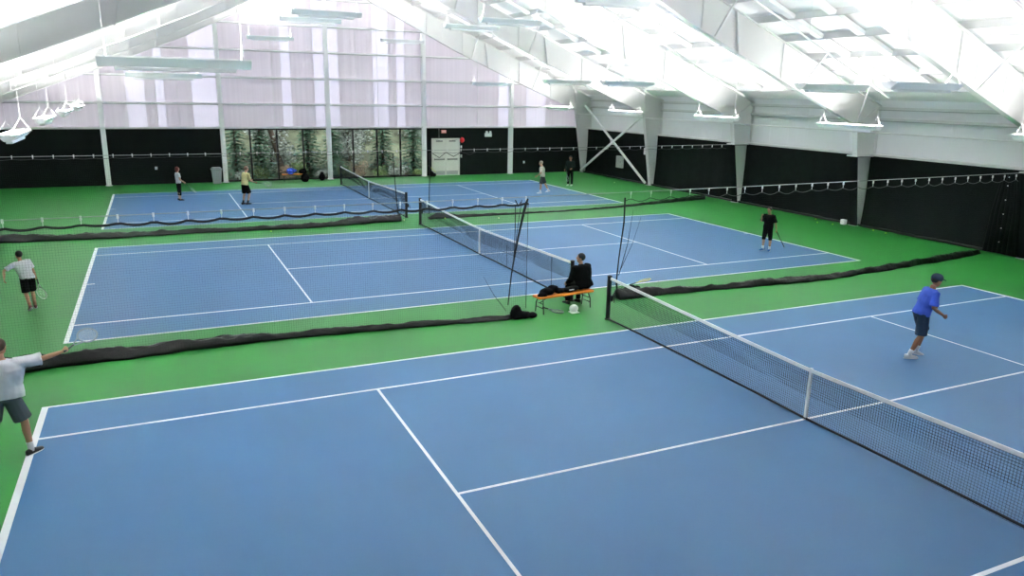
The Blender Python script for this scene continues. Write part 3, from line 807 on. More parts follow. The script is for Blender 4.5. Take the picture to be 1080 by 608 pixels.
divider(22.3, -16.85, -.35, 'black divider net left of centre, between the middle and far courts', .62, .06, .0011,
    [(-16.9, 22.3, .2, .2), (-14.8, 22.25, .2, .22), (-13.8, 22.1, .2, .22), (-11, 21.95, .17, .18), (-8.8, 22.0, .15, .15), (-6.5, 21.9, .13, .14), (-4.3, 21.75, .15, .18), (-3.2, 21.9, .15, .19), (-2.4, 22.0, .18, .3), (-1.8, 22.1, .2, .26), (-.9, 22.2, .2, .24), (-.5, 22.2, .16, .28)], None, 0, rope_m='cable', sag=.03, hem_gap=.08,
    bundle=[([(-.75, 22.3, 2.85), (-.68, 22.35, 1.9), (-.6, 22.4, .9), (-.5, 22.5, .2)], [.028, .03, .035, .04]), ([(-.9, 22.3, 1.92), (-.5, 22.3, 1.94)], [.02, .02])])
divider(22.3, 16.85, .9, 'black divider net right of centre, between the middle and far courts', .62, .06, .0006,
    [(.8, 22.35, .1, .08), (1.2, 22.4, .22, .24), (2.2, 22.3, .16, .12), (4, 22.3, .1, .09), (7, 22.3, .08, .06), (10, 22.5, .08, .07), (13, 23.1, .11, .12), (15.5, 23.6, .14, .17), (16.9, 23.8, .16, .22)], None, 0, rope_m='cable', sag=.05, hem_gap=.08,
    bundle=[([(.86, 22.3, 2.85), (.86, 22.32, 1.8), (.84, 22.35, .9), (.84, 22.38, .2)], [.03, .03, .035, .03]), ([(1.0, 22.3, 2.8), (1.3, 22.3, 2.62), (1.6, 22.3, 2.84), (1.95, 22.3, 2.66), (2.3, 22.3, 2.84), (2.7, 22.3, 2.72), (3, 22.3, 2.84)], [.025]*7)])
# bundled net hanging at the right wall in the photo's right edge
t = empty('gathered_curtain', (17.2, 8.1, 0), 0, 'dark gathered curtain bundle hanging beside the right-edge column', 'curtain')
q = MB()
for k in range(7):
    y = -.55+.16*k
    q.tube([(.25+.04*math.sin(k*2.1), y*.5, 2.9), (.3+.05*math.sin(k), y*.9, 1.6), (.28, y*1.1, .08)], [.05, .09, .10], 8)
q.build('curtain_folds', M['curtain'], t, smooth=True)
q = MB()
for z in (.5, 1.0, 1.5, 2.0, 2.5, 2.8):
    q.tube([(.14, -.1+z*.02, z), (.12, -.1+z*.02, z)], .02, 8)
q.build('grommet', M['clip'], t)

# lumpy cloth helper
def lumpy(name, segs, m_, parent=None, seed=0, amp=.35, loc=(0,0,0), rz=0, vox=.02):
    q = MB()
    for c_, r3 in segs: q.ell(c_, r3, 14, 10)
    me = bpy.data.meshes.new(name); me.from_pydata(q.v, [], q.f)
    o = bpy.data.objects.new(name, me); C.objects.link(o)
    md = o.modifiers.new('r', 'REMESH'); md.mode = 'VOXEL'; md.voxel_size = vox
    ms = o.modifiers.new('s', 'SMOOTH'); ms.iterations = 4
    dg = bpy.context.evaluated_depsgraph_get()
    me2 = bpy.data.meshes.new_from_object(o.evaluated_get(dg)); o.modifiers.clear(); o.data = me2
    for v in me2.vertices:
        p = v.co.copy(); d = noise.noise_vector(p*9+V((seed, 0, 0)))*.05*amp + noise.noise_vector(p*22+V((0, seed, 0)))*.02*amp
        v.co = p+d
        if v.co.z < .002: v.co.z = .002
    me2.materials.clear(); me2.materials.append(M[m_])
    me2.polygons.foreach_set('use_smooth', [True]*len(me2.polygons))
    o.location = loc; o.rotation_euler = (0, 0, rz)
    if parent: o.parent = parent
    return o
o = lumpy('sand_bag', [((0,0,.14), (.15,.14,.2)), ((.2,-.02,.08), (.2,.13,.1)), ((.42,-.05,.06), (.13,.12,.07))], 'black_cloth', loc=(-2.08, 7.28, 0), seed=3)
tag(o, 'black slumped weight bag at the foot of the gathered divider net', 'bag')
o = lumpy('racket_bag', [((0,0,.12), (.2,.12,.12)), ((.2,.02,.1), (.15,.1,.09))], 'black_cloth', loc=(1.95, 8.35, 0), seed=9)
tag(o, 'black bag lying behind the divider skirt near the net post', 'bag')

# ---------------------------------------------------------------- benches
def bench(loc, rz, L, label, wd=.30, legs_inset=.12, h=.46):
    t = empty('bench', loc, rz, label, 'bench', 'orange folding benches')
    q = MB(); q.box(-L/2, L/2, -wd/2, wd/2, h-.055, h, bev=.014); q.build('bench_seat', M['orange'], t)
    for s in (-1, 1):
        q = MB(); x = s*(L/2-legs_inset)
        for sy in (-1, 1): q.tube([(x-s*.03, sy*wd*.32, h-.055), (x, sy*wd*.48, .27), (x+s*.0, sy*wd*.55, .012)], .012, 8)
        q.tube([(x, -wd*.5, .16), (x, wd*.5, .16)], .010, 8); q.tube([(x, -wd*.48, .27), (x, wd*.48, .27)], .008, 8)
        q.tube([(x, 0, .27), (x-s*.28, 0, h-.05)], .009, 8)
        q.build('leg', M['post'], t, smooth=True)
    return t
bench((-.62, 7.55, 0), R(6), 1.68, 'orange folding bench with black legs by the middle net, a person sitting on it', wd=.34)
bench((-2.28, 38.05, 0), 0, 1.45, 'orange bench at the far windows, with blue and black things on it')
# jacket and bag on the near bench
o = lumpy('dark_jacket', [((0,0,.08), (.22,.14,.10)), ((.18,.03,.13), (.16,.12,.09)), ((-.18,-.05,-.02), (.14,.12,.12)), ((.38,.0,.06), (.18,.12,.06))], 'black_cloth', loc=(-1.12, 7.5, .46), rz=R(6), seed=5)
for v in o.data.vertices: pass
tag(o, 'crumpled black jacket lying on the left end of the near orange bench', 'jacket')
o = lumpy('sports_bag', [((0,0,.06), (.26,.13,.065)), ((.15,0,.08), (.15,.12,.06))], 'black_cloth', loc=(-.46, 7.56, .46), rz=R(8), seed=8, amp=.15)
tag(o, 'flat black sports bag with a white mark beside the seated person', 'bag')
q = MB(); q.box(-.09, .06, -.014, .0, .0, .022); q.build('white_mark', M['white'], o, loc=(0, -.125, .07))
# blue coat and black bag on far bench
o = lumpy('blue_coat', [((0,0,.18), (.26,.15,.18)), ((-.04,-.17,-.1), (.17,.08,.33)), ((.2,.0,.2), (.15,.1,.08))], 'blue_cloth', loc=(-2.48, 38.05, .46), seed=2)
tag(o, 'bright blue coat draped over the far orange bench', 'coat')
o = lumpy('black_backpack', [((0,0,.24), (.25,.14,.28)), ((0,-.12,.14), (.2,.07,.16))], 'black_cloth', loc=(-1.72, 37.75, 0), seed=4)
tag(o, 'black bag standing against the far orange bench', 'bag')
o2 = lumpy('black_coat', [((0,0,.12), (.24,.14,.16)), ((.1,-.02,.2), (.12,.1,.1))], 'black_cloth', loc=(-1.78, 38.05, .46), seed=6)
tag(o2, 'black clothing heaped on the far orange bench, right of the blue coat', 'clothing')
o = lumpy('backpack', [((0,0,.22), (.2,.15,.24)), ((0,-.13,.14), (.15,.07,.13)), ((0,0,.42), (.1,.08,.08))], 'black_cloth', loc=(-.62, 38.2, 0), seed=11)
tag(o, 'black backpack standing left of the middle white gable column', 'backpack')
q = MB(); q.tube([(-.05,-.02,.48), (0,-.02,.54), (.05,-.02,.48)], .012, 6); q.build('carry_loop', M['black_cloth'], o)
# net bag hanging at the door side column
o = lumpy('ball_bag', [((0,0,.2), (.13,.1,.2)), ((.16,0,.12), (.14,.09,.12))], 'black_cloth', loc=(6.45, 38.25, .0), seed=13)
tag(o, 'black bag at the foot of the gable column left of the double door', 'bag')

# ---------------------------------------------------------------- balls
def ball(x, y, label, m_='ball', g='yellow tennis balls on the floor'):
    q = MB(); q.ell((0, 0, .033), (.033, .033, .033), 14, 10)
    o = q.build('tennis_ball', M[m_], loc=(x, y, .003), smooth=True); tag(o, label, 'tennis ball', g)
    q = MB(); q.tube([(.0335*math.cos(a)*math.cos(.45*math.sin(2*a)), .0335*math.sin(a)*math.cos(.45*math.sin(2*a)), .033+.0335*math.sin(.45*math.sin(2*a))) for a in [2*math.pi*k/24 for k in range(24)]], .0012, 4, closed=True)
    q.build('seam', M['line'], o)
ball(-5.95, 21.25, 'yellow ball on the green strip left of the far net, behind the middle court')
ball(-.38, 22.1, 'pale ball on the green strip beside the near post of the far net', 'pale_ball')
ball(1.46, 22.05, 'yellow ball beside the far divider skirt, behind the middle net post')
ball(3.69, 21.32, 'white-looking ball on the green strip behind the middle net', 'pale_ball')
ball(16.3, 31.79, 'pale ball on the green floor near the X brace', 'pale_ball')
ball(17.3, 16.37, 'yellow ball against the right wall, left and upper of the close two')
ball(16.65, 15.66, 'yellow ball near the right wall, lower of the close two')
ball(16.91, 15.05, 'yellow ball near the right wall, alone left of the white box')
ball(17.35, 13.3, 'yellow ball at the curtain hem right of the white box', 'ball')
ball(17.25, 12.6, 'yellow ball at the curtain hem, farthest right', 'ball')
ball(15.87, 17.45, 'yellow ball on the green floor just behind the head of the black-clad player')
# white cloth cap on the floor by the bench
q = MB(); q.ell((0,0,.105), (.125,.10,.105), 12, 7); q.box(-.12,.12,-.13,.09,.0,.03, bev=.02)
tag(q.build('white_cap', M['white'], loc=(-.50, 7.22, .003), smooth=True), 'white round cap-like object on the floor in front of the near bench', 'cap')

# ---------------------------------------------------------------- rackets
def racket(matrix, label, fm='racket', g='tennis rackets'):
    """local: handle butt at origin, head towards +Z, strings in the XZ plane"""
    t = empty('tennis_racket', (0,0,0), 0, label, 'tennis racket', g)
    t.matrix_world = matrix
    q = MB(); pts = [(.125*math.sin(a), 0, .51-.165*math.cos(a)) for a in [2*math.pi*k/32 for k in range(32)]]
    q.tube(pts, .011, 6, closed=True)
    q.tube([(0,0,.19), (-.02,0,.24), (-.06,0,.375)], .009, 6); q.tube([(0,0,.19), (.02,0,.24), (.06,0,.375)], .009, 6)
    q.build('racket_frame', M[fm], t, smooth=True)
    q = MB(); q.tube([(0,0,0), (0,0,.01), (0,0,.2)], [.019, .016, .014], 8); q.build('grip', M['racket_black'], t, smooth=True)
    q = MB()
    for k in range(-7, 8):
        x = k*.0155; h = .16*math.sqrt(max(0, 1-(x/.12)**2)); q.tube([(x,0,.51-h), (x,0,.51+h)], .0009, 3, cap=False)
    for k in range(-9, 10):
        z = k*.0165; h = .12*math.sqrt(max(0, 1-(z/.16)**2)); q.tube([(-h,0,.51+z), (h,0,.51+z)], .0009, 3, cap=False)
    q.build('strings', M['string'], t)
    return t
def aim(p, d, roll=0):
    d = V(d).normalized(); q = d.to_track_quat('Z', 'Y').to_matrix().to_4x4()
    return Matrix.Translation(V(p)) @ q @ Matrix.Rotation(roll, 4, 'Z')
racket(Matrix.Translation(V((-1.05, 7.85, .03))) @ Matrix.Rotation(R(90), 4, 'X') @ Matrix.Rotation(R(20), 4, 'Y'), 'tennis racket with pale strings on the floor beneath the near bench', 'racket')
racket(Matrix.Translation(V((1.85, 8.25, .27))) @ Matrix.Rotation(R(80), 4, 'Y') @ Matrix.Rotation(R(80), 4, 'Z'), 'yellow framed racket lying on the black bag behind the near net', 'racket_yellow')
racket(aim((6.2, 38.2, .75), (.6, -.05, -.55)), 'yellow framed racket leaning on the bag left of the double door', 'racket_yellow')

# ---------------------------------------------------------------- people
def baked(name, q, m_, parent, vox, smooth_it=3):
    me = bpy.data.meshes.new(name); me.from_pydata(q.v, [], q.f)
    o = bpy.data.objects.new(name, me); C.objects.link(o)
    md = o.modifiers.new('r', 'REMESH'); md.mode = 'VOXEL'; md.voxel_size = vox
    if smooth_it:
        ms = o.modifiers.new('s', 'SMOOTH'); ms.iterations = smooth_it; ms.factor = .5
    dg = bpy.context.evaluated_depsgraph_get()
    me2 = bpy.data.meshes.new_from_object(o.evaluated_get(dg)); o.modifiers.clear(); o.data = me2; me2.materials.clear(); me2.materials.append(M[m_])
    me2.polygons.foreach_set('use_smooth', [True]*len(me2.polygons))
    if parent: o.parent = parent
    return o

def person(loc, yaw, H, label, pose, fit, anchor='feet'):
    """faces local +Y, right hand at +X. pose directions are local."""
    s = H/1.73
    U = lambda d: V(d).normalized()
    fwd, side = pose.get('lean', (0, 0))
    T = V((math.sin(R(side)), math.sin(R(fwd))*math.cos(R(side)), math.cos(R(fwd))*math.cos(R(side))))
    tw = R(pose.get('twist', 0))
    hipx = V((1, 0, 0)); Sx = (Matrix.Rotation(tw, 3, 'Z') @ V((1, 0, 0))); Sx = (Sx - T*Sx.dot(T)).normalized()
    hy = T.cross(hipx).normalized(); Sy = T.cross(Sx).normalized()
    P = V((0, 0, 0))
    neck = P+T*.52; shz = P+T*.455
    hd = R(pose.get('head_yaw', 0)); hp = R(pose.get('head_pitch', 0))
    Hm = Matrix.Rotation(hd, 3, 'Z') @ Matrix.Rotation(hp, 3, 'X')     # head orientation (columns right, front, up)
    hb = neck + (T*.5+V((0,0,.5))).normalized()*.035
    hc = hb + (Hm @ V((0, .02, .125)))
    j = {}
    for k, sg in (('R', 1), ('L', -1)):
        sh = shz + Sx*(sg*.175*fit.get('broad', 1.1)); ud, fd = [U(d) for d in pose['arm'+k]]
        el = sh+ud*.29; wr = el+fd*.255; j['arm'+k] = (sh, el, wr, fd)
        hip = P + hipx*(sg*.09) + V((0,0,-.03)); td, sd = [U(d) for d in pose['leg'+k]]
        kn = hip+td*.43; an = kn+sd*.42; j['leg'+k] = (hip, kn, an, pose.get('foot'+k, (0, 1, 0)))
    zmin = min(j['legR'][2].z, j['legL'][2].z)-.075
    if anchor == 'feet':
        mid = (j['legR'][2]+j['legL'][2])/2; off = V((-mid.x, -mid.y, -zmin))
    elif anchor in ('legR', 'legL'):
        a = j[anchor][2]; off = V((-a.x, -a.y, -(a.z-.075)))
    else:   # pelvis placed, anchor = seat height
        off = V((0, 0, anchor/s+.10))
    tr = lambda p: (V(p)+off)*s
    root = empty('person', loc, yaw, label, 'person')
    cols = fit
    q = MB()
    def tb(q, pts, rad, n=12): q.tube([tr(p) for p in pts], [r*s for r in rad], n)
    def lf(q, rings): q.loft([(tr(c), x, y, a*s, b*s) for c, x, y, a, b in rings])
    wm = fit.get('broad', 1.1)
    torso = lambda g, top=True: [(P+T*-.09, hipx, hy, (.10+g)*wm, .085+g), (P+T*-.04, hipx, hy, (.155+g)*wm, .11+g), (P+T*.03, hipx, hy, (.160+g)*wm, .113+g), (P+T*.14, (hipx+Sx).normalized(), (hy+Sy).normalized(), (.137+g)*wm, .10+g),
             (P+T*.27, Sx, Sy, (.155+g)*wm, .115+g), (P+T*.38, Sx, Sy, (.172+g)*wm, .115+g), (P+T*.445, Sx, Sy, (.165+g)*wm, .095+g), (P+T*.485, Sx, Sy, (.115+g)*wm, .072+g), (P+T*.515, Sx, Sy, .070+g*.5, .060+g*.3)]
    lf(q, torso(0)); tb(q, [P+T*.46, neck, hb+V((0,0,.04))], [.062, .055, .052])
    # head: cranium, jaw, nose, ears
    q.ell(tr(hc+Hm@V((0,-.005,.025))), (.083*s, .102*s, .100*s), 18, 12, Hm)
    q.ell(tr(hc+Hm@V((0,.025,-.045))), (.060*s, .066*s, .072*s), 16, 10, Hm)
    tb(q, [hc+Hm@V((0,.082,.025)), hc+Hm@V((0,.112,-.012)), hc+Hm@V((0,.088,-.022))], [.008, .014, .010], 8)
    tb(q, [hc+Hm@V((-.02,.082,-.05)), hc+Hm@V((.02,.082,-.05))], [.009, .009], 8)
    for sg in (-1, 1): q.ell(tr(hc+Hm@V((sg*.08,-.005,-.005))), (.012*s, .02*s, .032*s), 8, 6, Hm)
    for k, sg in (('R', 1), ('L', -1)):
        sh, el, wr, fd = j['arm'+k]
        tb(q, [sh-Sx*(sg*.05), sh, sh+(el-sh)*.4, el, el+(wr-el)*.35, wr], [.055, .056, .047, .037, .038, .025])
        # hand
        hdv = fd; pn = U(pose.get('palm'+k, (-sg, 0, 0))); pn = (pn-hdv*pn.dot(hdv))
        pn = pn.normalized() if pn.length > .1 else hdv.cross(V((0,0,1))).normalized()
        wd = hdv.cross(pn).normalized()
        Rm = Matrix((wd, pn, hdv)).transposed()
        q.ell(tr(wr+hdv*.05), (.040*s, .016*s, .055*s), 12, 8, Rm)
        curl = pose.get('curl'+k, .5)
        for fi, (w0, L_) in enumerate(((-.030, .062), (-.010, .074), (.010, .070), (.029, .055))):
            b0 = wr+hdv*.075+wd*w0
            d1 = (hdv*math.cos(curl*.6)+pn*math.sin(curl*.6)); d2 = (hdv*math.cos(curl*1.6)+pn*math.sin(curl*1.6)); d3 = (hdv*math.cos(curl*2.4)+pn*math.sin(curl*2.4))
            p1 = b0+d1*.03; p2 = p1+d2*L_*.45; p3 = p2+d3*L_*.4
            tb(q, [b0, p1, p2, p3], [.0095, .009, .0085, .007], 8)
        thd = wd*(-1 if (wd.dot(V((0,1,0)))+wd.dot(V((0,0,1)))) < 0 else 1)
        tb(q, [wr+hdv*.025+thd*.022, wr+hdv*.055+thd*.048+pn*.01, wr+hdv*.082+thd*.052+pn*.028], [.012, .0105, .009], 8)
        # leg
        hip, kn, an, fdir = j['leg'+k]
        sh_d = (an-kn).normalized(); back = V((0,-1,0))
        tb(q, [hip+V((0,0,.03)), hip+(kn-hip)*.15, hip+(kn-hip)*.55, kn, kn+(an-kn)*.25+back*.012, kn+(an-kn)*.6, an], [.085, .088, .072, .054, .056, .044, .034])
        fv = U(fdir); 
        tb(q, [an+V((0,0,-.0))-fv*.03, an+V((0,0,-.035))+fv*.04, an+V((0,0,-.05))+fv*.15], [.035, .034, .022])
    body = baked('body', q, cols['skin'], root, .0085*s, 2)
    # eyes
    for sg in (-1, 1):
        q = MB(); q.ell(tr(hc+Hm@V((sg*.030,.083,.015))), (.012*s, .007*s, .007*s), 8, 6, Hm); q.build('eye', M['eye'], root, smooth=True)
    # hair
    q = MB()
    q.ell(tr(hc+Hm@V((0,-.018,.04))), (.091*s, .105*s, .103*s), 18, 12, Hm)
    if fit.get('bushy'): q.ell(tr(hc+Hm@V((0,-.03,.0))), (.105*s, .10*s, .12*s), 18, 12, Hm)
    if fit.get('long'): q.ell(tr(hc+Hm@V((0,-.06,-.06))), (.075*s, .05*s, .11*s), 14, 10, Hm)
    baked('hair', q, fit['hair'], root, .012*s, 3)
    if fit.get('cap'):
        q = MB(); q.ell(tr(hc+Hm@V((0,-.01,.065))), (.099*s, .117*s, .09*s), 20, 12, Hm)
        vs = [hc+Hm@V(v) for v in ((-.075,.07,.062),(-.06,.15,.05),(0,.185,.045),(.06,.15,.05),(.075,.07,.062),(-.075,.07,.075),(-.06,.15,.062),(0,.185,.057),(.06,.15,.062),(.075,.07,.075))]
        q.add([tr(v) for v in vs], [(0,1,2,3,4),(9,8,7,6,5),(0,5,6,1),(1,6,7,2),(2,7,8,3),(3,8,9,4),(4,9,5,0)])
        q.build('cap', M[fit['cap']], root, smooth=False)
    # top
    q = MB(); g = fit.get('loose', .018)
    rings = torso(g)[fit.get('shirt_from', 1):]
    lf(q, rings)
    sl = fit.get('sleeve', .55)
    for k, sg in (('R', 1), ('L', -1)):
        sh, el, wr, fd = j['arm'+k]
        if sl <= 1:
            tb(q, [sh-Sx*(sg*.07), sh+V((0,0,.004)), sh+(el-sh)*sl*.6, sh+(el-sh)*sl], [.066+g*.3, .066+g*.3, .064+g*.4, .066+g*.6])
        else:
            tb(q, [sh-Sx*(sg*.07), sh, sh+(el-sh)*.5, el, el+(wr-el)*.5, wr-fd*.01], [.066+g*.3, .068+g*.3, .06+g*.4, .052+g*.4, .046+g*.3, .038])
    if fit.get('collar'): tb(q, [neck-T*.05, neck+T*.015], [.078, .070])
    top = baked(fit.get('top_name', 'shirt'), q, fit['top'], root, .013*s, 2)
    for v in top.data.vertices:
        v.co += V(noise.noise_vector(v.co*7/s))*.012*s + V(noise.noise_vector(v.co*16/s))*.004*s
    if fit.get('chest'):
        q = MB(); rr = torso(g+.006)
        n = 8; vs = []
        for idx, zz in ((0, .22), (1, .30), (2, .38)):
            for kk in range(n+1):
                a = R(-60+120*kk/n); c_ = P+T*zz
                vs.append(tr(c_+Sx*math.sin(a)*(.175+g)+Sy*math.cos(a)*(.133+g)))
        fs = [(i*(n+1)+kk, i*(n+1)+kk+1, (i+1)*(n+1)+kk+1, (i+1)*(n+1)+kk) for i in range(2) for kk in range(n)]
        m0 = len(vs); vs += [v-(root.matrix_world.to_3x3().inverted() @ V((0,0,0)))-Sy*.008*s for v in vs]; fs += [tuple(reversed([i+m0 for i in f])) for f in fs]
        q.add(vs, fs); q.build('chest_band', M[fit['chest']], root, smooth=True)
    # bottoms
    q = MB(); gb = fit.get('bloose', .022); bl = fit.get('blen', .85)
    lf(q, [(c, x, y, a, b) for c, x, y, a, b in torso(gb*.8)[0:4]])
    for k in 'RL':
        hip, kn, an, fdir = j['leg'+k]
        if bl <= 1:
            tb(q, [hip+V((0,0,.02)), hip+(kn-hip)*.3, hip+(kn-hip)*bl], [.098+gb*.3, .096+gb*.5, .078+gb*1.0])
        else:
            f = bl-1
            tb(q, [hip+V((0,0,.02)), hip+(kn-hip)*.5, kn, kn+(an-kn)*f*.6, kn+(an-kn)*f], [.098+gb*.3, .084+gb*.4, .064+gb*.4, .058+gb*.4, .048+gb*.6])
    baked(fit.get('bottom_name', 'shorts'), q, fit['bottom'], root, .013*s, 2)
    # shoes and socks
    for k in 'RL':
        hip, kn, an, fdir = j['leg'+k]; fv = U(fdir); up = V((0,0,1))
        fup = (up-fv*up.dot(fv)).normalized(); fs_ = fv.cross(fup)
        base = an-fup*.075
        if fit.get('sock'):
            q = MB(); d = (kn-an).normalized(); tb(q, [an-fup*.02, an+d*.05, an+d*fit.get('sockh', .12)], [.042, .041, .047]); q.build('sock', M[fit['sock']], root, smooth=True)
        q = MB(); 
        def fr(c, rx, ry): return (tr(c), fs_, fup, rx*s, ry*s)
        q.loft([fr(base-fv*.085+fup*.045, .018, .03), fr(base-fv*.075+fup*.05, .033, .046), fr(base-fv*.02+fup*.052, .039, .05), fr(base+fv*.05+fup*.045, .043, .042), fr(base+fv*.12+fup*.033, .047, .031), fr(base+fv*.17+fup*.027, .040, .025), fr(base+fv*.19+fup*.024, .02, .015)])
        sh_o = q.build('shoe', M[fit['shoe']], root, smooth=True)
        q = MB(); q.loft([(tr(base-fv*.08+fup*.008), fv, fs_, .001, .001)] if False else [fr(base-fv*.09+fup*.009, .025, .009), fr(base-fv*.06+fup*.009, .04, .0095), fr(base+fv*.05+fup*.009, .046, .0095), fr(base+fv*.13+fup*.009, .05, .0095), fr(base+fv*.185+fup*.011, .03, .009)])
        q.build('shoe_sole', M[fit.get('sole', 'shoe_white')], sh_o, smooth=True)
    # world position of the hands, for things held
    mw = Matrix.Translation(V(loc)) @ Matrix.Rotation(yaw, 4, 'Z')
    out = {}
    for k in 'RL':
        sh, el, wr, fd = j['arm'+k]; out[k] = mw @ tr(wr+fd*.07)
    out['mw'] = mw
    return out
def wd_(h, d): return (h['mw'].to_3x3() @ V(d))

# 1 foreground player at the left edge
h = person((-12.07, 3.61, 0), R(-8), 1.80, 'player in white shirt and grey shorts, cut by the photo left edge, from behind',
    dict(lean=(4, 3), armR=((1, .28, .06), (.75, .6, .10)), armL=((-.5, .2, -.9), (-.1, .9, .1)), legR=((.30, .05, -1), (.10, -.1, -1)), legL=((-.28, .12, -1), (-.1, -.2, -1)), footR=(.5, .8, 0), footL=(-.2, 1, 0), head_yaw=-12, curlR=1.1),
    dict(skin='skin', hair='hair_brown', top='shirt_white', bottom='grey_shorts', shoe='shoe_black', sock='shoe_white', loose=.06, sleeve=.95, bloose=.045, blen=.88, broad=1.3))
racket(aim(h['R']-wd_(h, (.45, .85, .2)).normalized()*.05, wd_(h, (.45, .85, .2)), .6), 'tennis racket in the outstretched hand of the player at the left edge', 'racket')
# 2 player behind the net at left
h = person((-12.76, 12.5, 0), R(24), 1.46, 'player in white shirt and black shorts walking away behind the divider net at left',
    dict(lean=(14, -9), armL=((-.9, .1, -.5), (-.2, -.5, -.6)), armR=((.35, .1, -1), (.35, .45, -1)), legR=((.06, .25, -1), (.0, -.2, -1)), legL=((-.0, -.05, -1), (-.05, -.7, -.9)), footL=(0, .9, -.5), footR=(.3, 1, 0), head_yaw=10, curlR=1.2),
    dict(skin='skin', hair='hair_black', top='shirt_white', bottom='black_cloth', shoe='shoe_red', sock='skin_tan', loose=.03, sleeve=.8, bloose=.03, blen=.9), anchor='legR')
racket(aim(h['R'], wd_(h, (.25, .35, -1)), .3), 'tennis racket hanging from the hand of the walking player behind the divider net', 'string')
# 3 woman on the far court
h = person((-8.83, 31.5, 0), R(-75), 1.60, 'woman with auburn hair, white top and black leggings on the far court at left',
    dict(lean=(-2, 0), armR=((.1, .1, -1), (.0, .75, -.6)), armL=((-.12, .15, -1), (.1, .8, -.55)), legR=((.04, .03, -1), (0, -.02, -1)), legL=((-.06, .0, -1), (0, 0, -1)), curlR=1.2, head_yaw=5),
    dict(skin='skin_pale', hair='hair_red', bushy=1, long=1, top='shirt_white', bottom='black_cloth', bottom_name='leggings', shoe='shoe_black', sole='shoe_black', sleeve=.6, blen=1.55, bloose=.008))
racket(aim(h['R'], wd_(h, (.1, .7, -.75)), .5), 'tennis racket held low by the woman in black leggings', 'racket')
# 4 man in yellow top
h = person((-6.05, 29.06, 0), R(-62), 1.80, 'man in pale yellow shirt and black shorts on the far court left of the net',
    dict(lean=(10, 0), armR=((.15, .15, -1), (.2, .9, -.35)), armL=((-.15, .3, -1), (.2, .9, -.1)), legR=((.12, .28, -1), (.0, -.3, -1)), legL=((-.12, .1, -1), (0, -.25, -1)), curlR=1.2, curlL=1.0, head_pitch=-8),
    dict(skin='skin_pale', hair='hair_grey', top='shirt_yellow', bottom='black_cloth', shoe='shoe_black', sock='shoe_black', sole='shoe_black', sleeve=.8, loose=.03, bloose=.03, blen=.92))
racket(aim(h['R'], wd_(h, (.5, .8, -.1)), 1.2), 'tennis racket held forward by the man in the pale yellow shirt', 'racket')
# 5 cream shirt, right end of far court
h = person((9.68, 28.59, 0), R(75), 1.77, 'player in cream shirt and charcoal shorts striding near the right baseline of the far court',
    dict(lean=(6, 0), armR=((.12, -.35, -1), (.0, .3, -1)), armL=((-.12, .35, -1), (.1, .75, -.6)), legR=((.05, -.42, -1), (0, -.55, -1)), legL=((-.05, .28, -1), (0, .05, -1)), footR=(0, .95, -.2), curlR=1.1, head_pitch=-12),
    dict(skin='skin', hair='hair_grey', top='shirt_cream', bottom='dark_grey', shoe='shoe_white', sock='shoe_white', loose=.03, sleeve=.85, bloose=.03, blen=.92))
# 6 dark clothes standing by wall
h = person((12.83, 31.33, 0), R(130), 1.75, 'person in dark green jacket and black trousers standing beyond the far court',
    dict(lean=(0, 0), armR=((.25, .1, -1), (.0, .7, -.6)), armL=((-.25, .1, -1), (.25, .8, -.3)), legR=((.06, .0, -1), (0, 0, -1)), legL=((-.08, .05, -1), (0, 0, -1)), head_pitch=-5, head_yaw=10),
    dict(skin='skin_tan', hair='hair_black', long=1, top='dark_green', top_name='jacket', bottom='black_cloth', bottom_name='trousers', shoe='shoe_white', sleeve=2, loose=.035, blen=1.92, bloose=.02))
racket(aim(h['R']+V((.1, -.05, 0)), (.12, -.05, -1), .8), 'tennis racket held upside down by the person in the dark green jacket', 'racket')
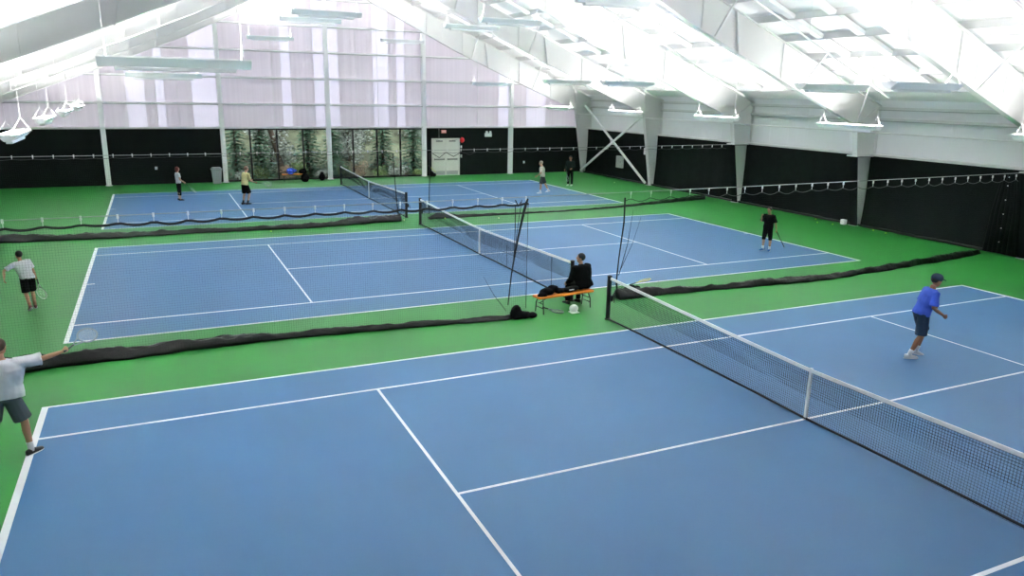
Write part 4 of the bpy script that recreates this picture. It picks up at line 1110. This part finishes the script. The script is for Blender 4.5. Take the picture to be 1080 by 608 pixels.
# 7 boy in black, middle court
h = person((9.95, 11.65, 0), R(105), 1.56, 'player in black shirt and shorts, hand raised to the face, on the middle court',
    dict(lean=(-2, 0), armR=((.15, .55, -.75), (-.30, .45, 1)), armL=((-.3, -.15, -1), (-.2, -.1, -1)), legR=((.08, .08, -1), (0, 0, -1)), legL=((-.12, .0, -1), (0, -.05, -1)), curlR=1.3, curlL=1.2, head_pitch=-8, footR=(.2, 1, 0), footL=(-.3, 1, 0)),
    dict(skin='skin', hair='hair_black', cap=None, top='black_cloth', bottom='black_cloth', shoe='shoe_blue', sock='shoe_white', loose=.035, sleeve=.9, bloose=.04, blen=1.12))
racket(aim(h['L'], (.45, -.12, -.75), .4), 'tennis racket hanging down from the hand of the black-clad player', 'racket_black')
# 8 seated person
person((.05, 7.68, .0), R(10), 1.78, 'person in black jacket sitting on the near orange bench, back to the camera',
    dict(lean=(14, -3), armR=((.2, .2, -1), (-.15, .8, -.5)), armL=((-.3, .1, -1), (.1, .75, -.5)), legR=((.12, 1, -.08), (0, -.15, -1)), legL=((-.25, 1, -.08), (-.05, -.1, -1)), head_yaw=50, head_pitch=5),
    dict(skin='skin', hair='hair_black', top='black_cloth', top_name='jacket', bottom='black_cloth', bottom_name='trousers', shoe='shoe_black', sole='shoe_black', sleeve=2, loose=.06, collar=1, blen=1.95, bloose=.025, broad=1.25), anchor=.46)
# 9 runner in blue
h = person((4.47, 1.50, 0), R(-112), 1.86, 'player in royal blue shirt, navy shorts and cap on the nearest court',
    dict(lean=(17, 0), twist=-8, armR=((.25, -.15, -1), (.0, .85, -.55)), armL=((-.25, -.2, -1), (.1, .85, -.3)), legR=((.06, -.03, -1), (0, -.48, -1)), legL=((-.06, .48, -1), (0, -.25, -1)), footR=(0, 1, -.03), footL=(0, .95, -.25), curlR=1.1, curlL=1.1, head_pitch=-14),
    dict(skin='skin_tan', hair='hair_black', cap='navy', top='shirt_blue', chest='stripe', bottom='navy', shoe='shoe_white', sock='shoe_white', loose=.035, sleeve=.85, bloose=.035, blen=.92), anchor='legR')
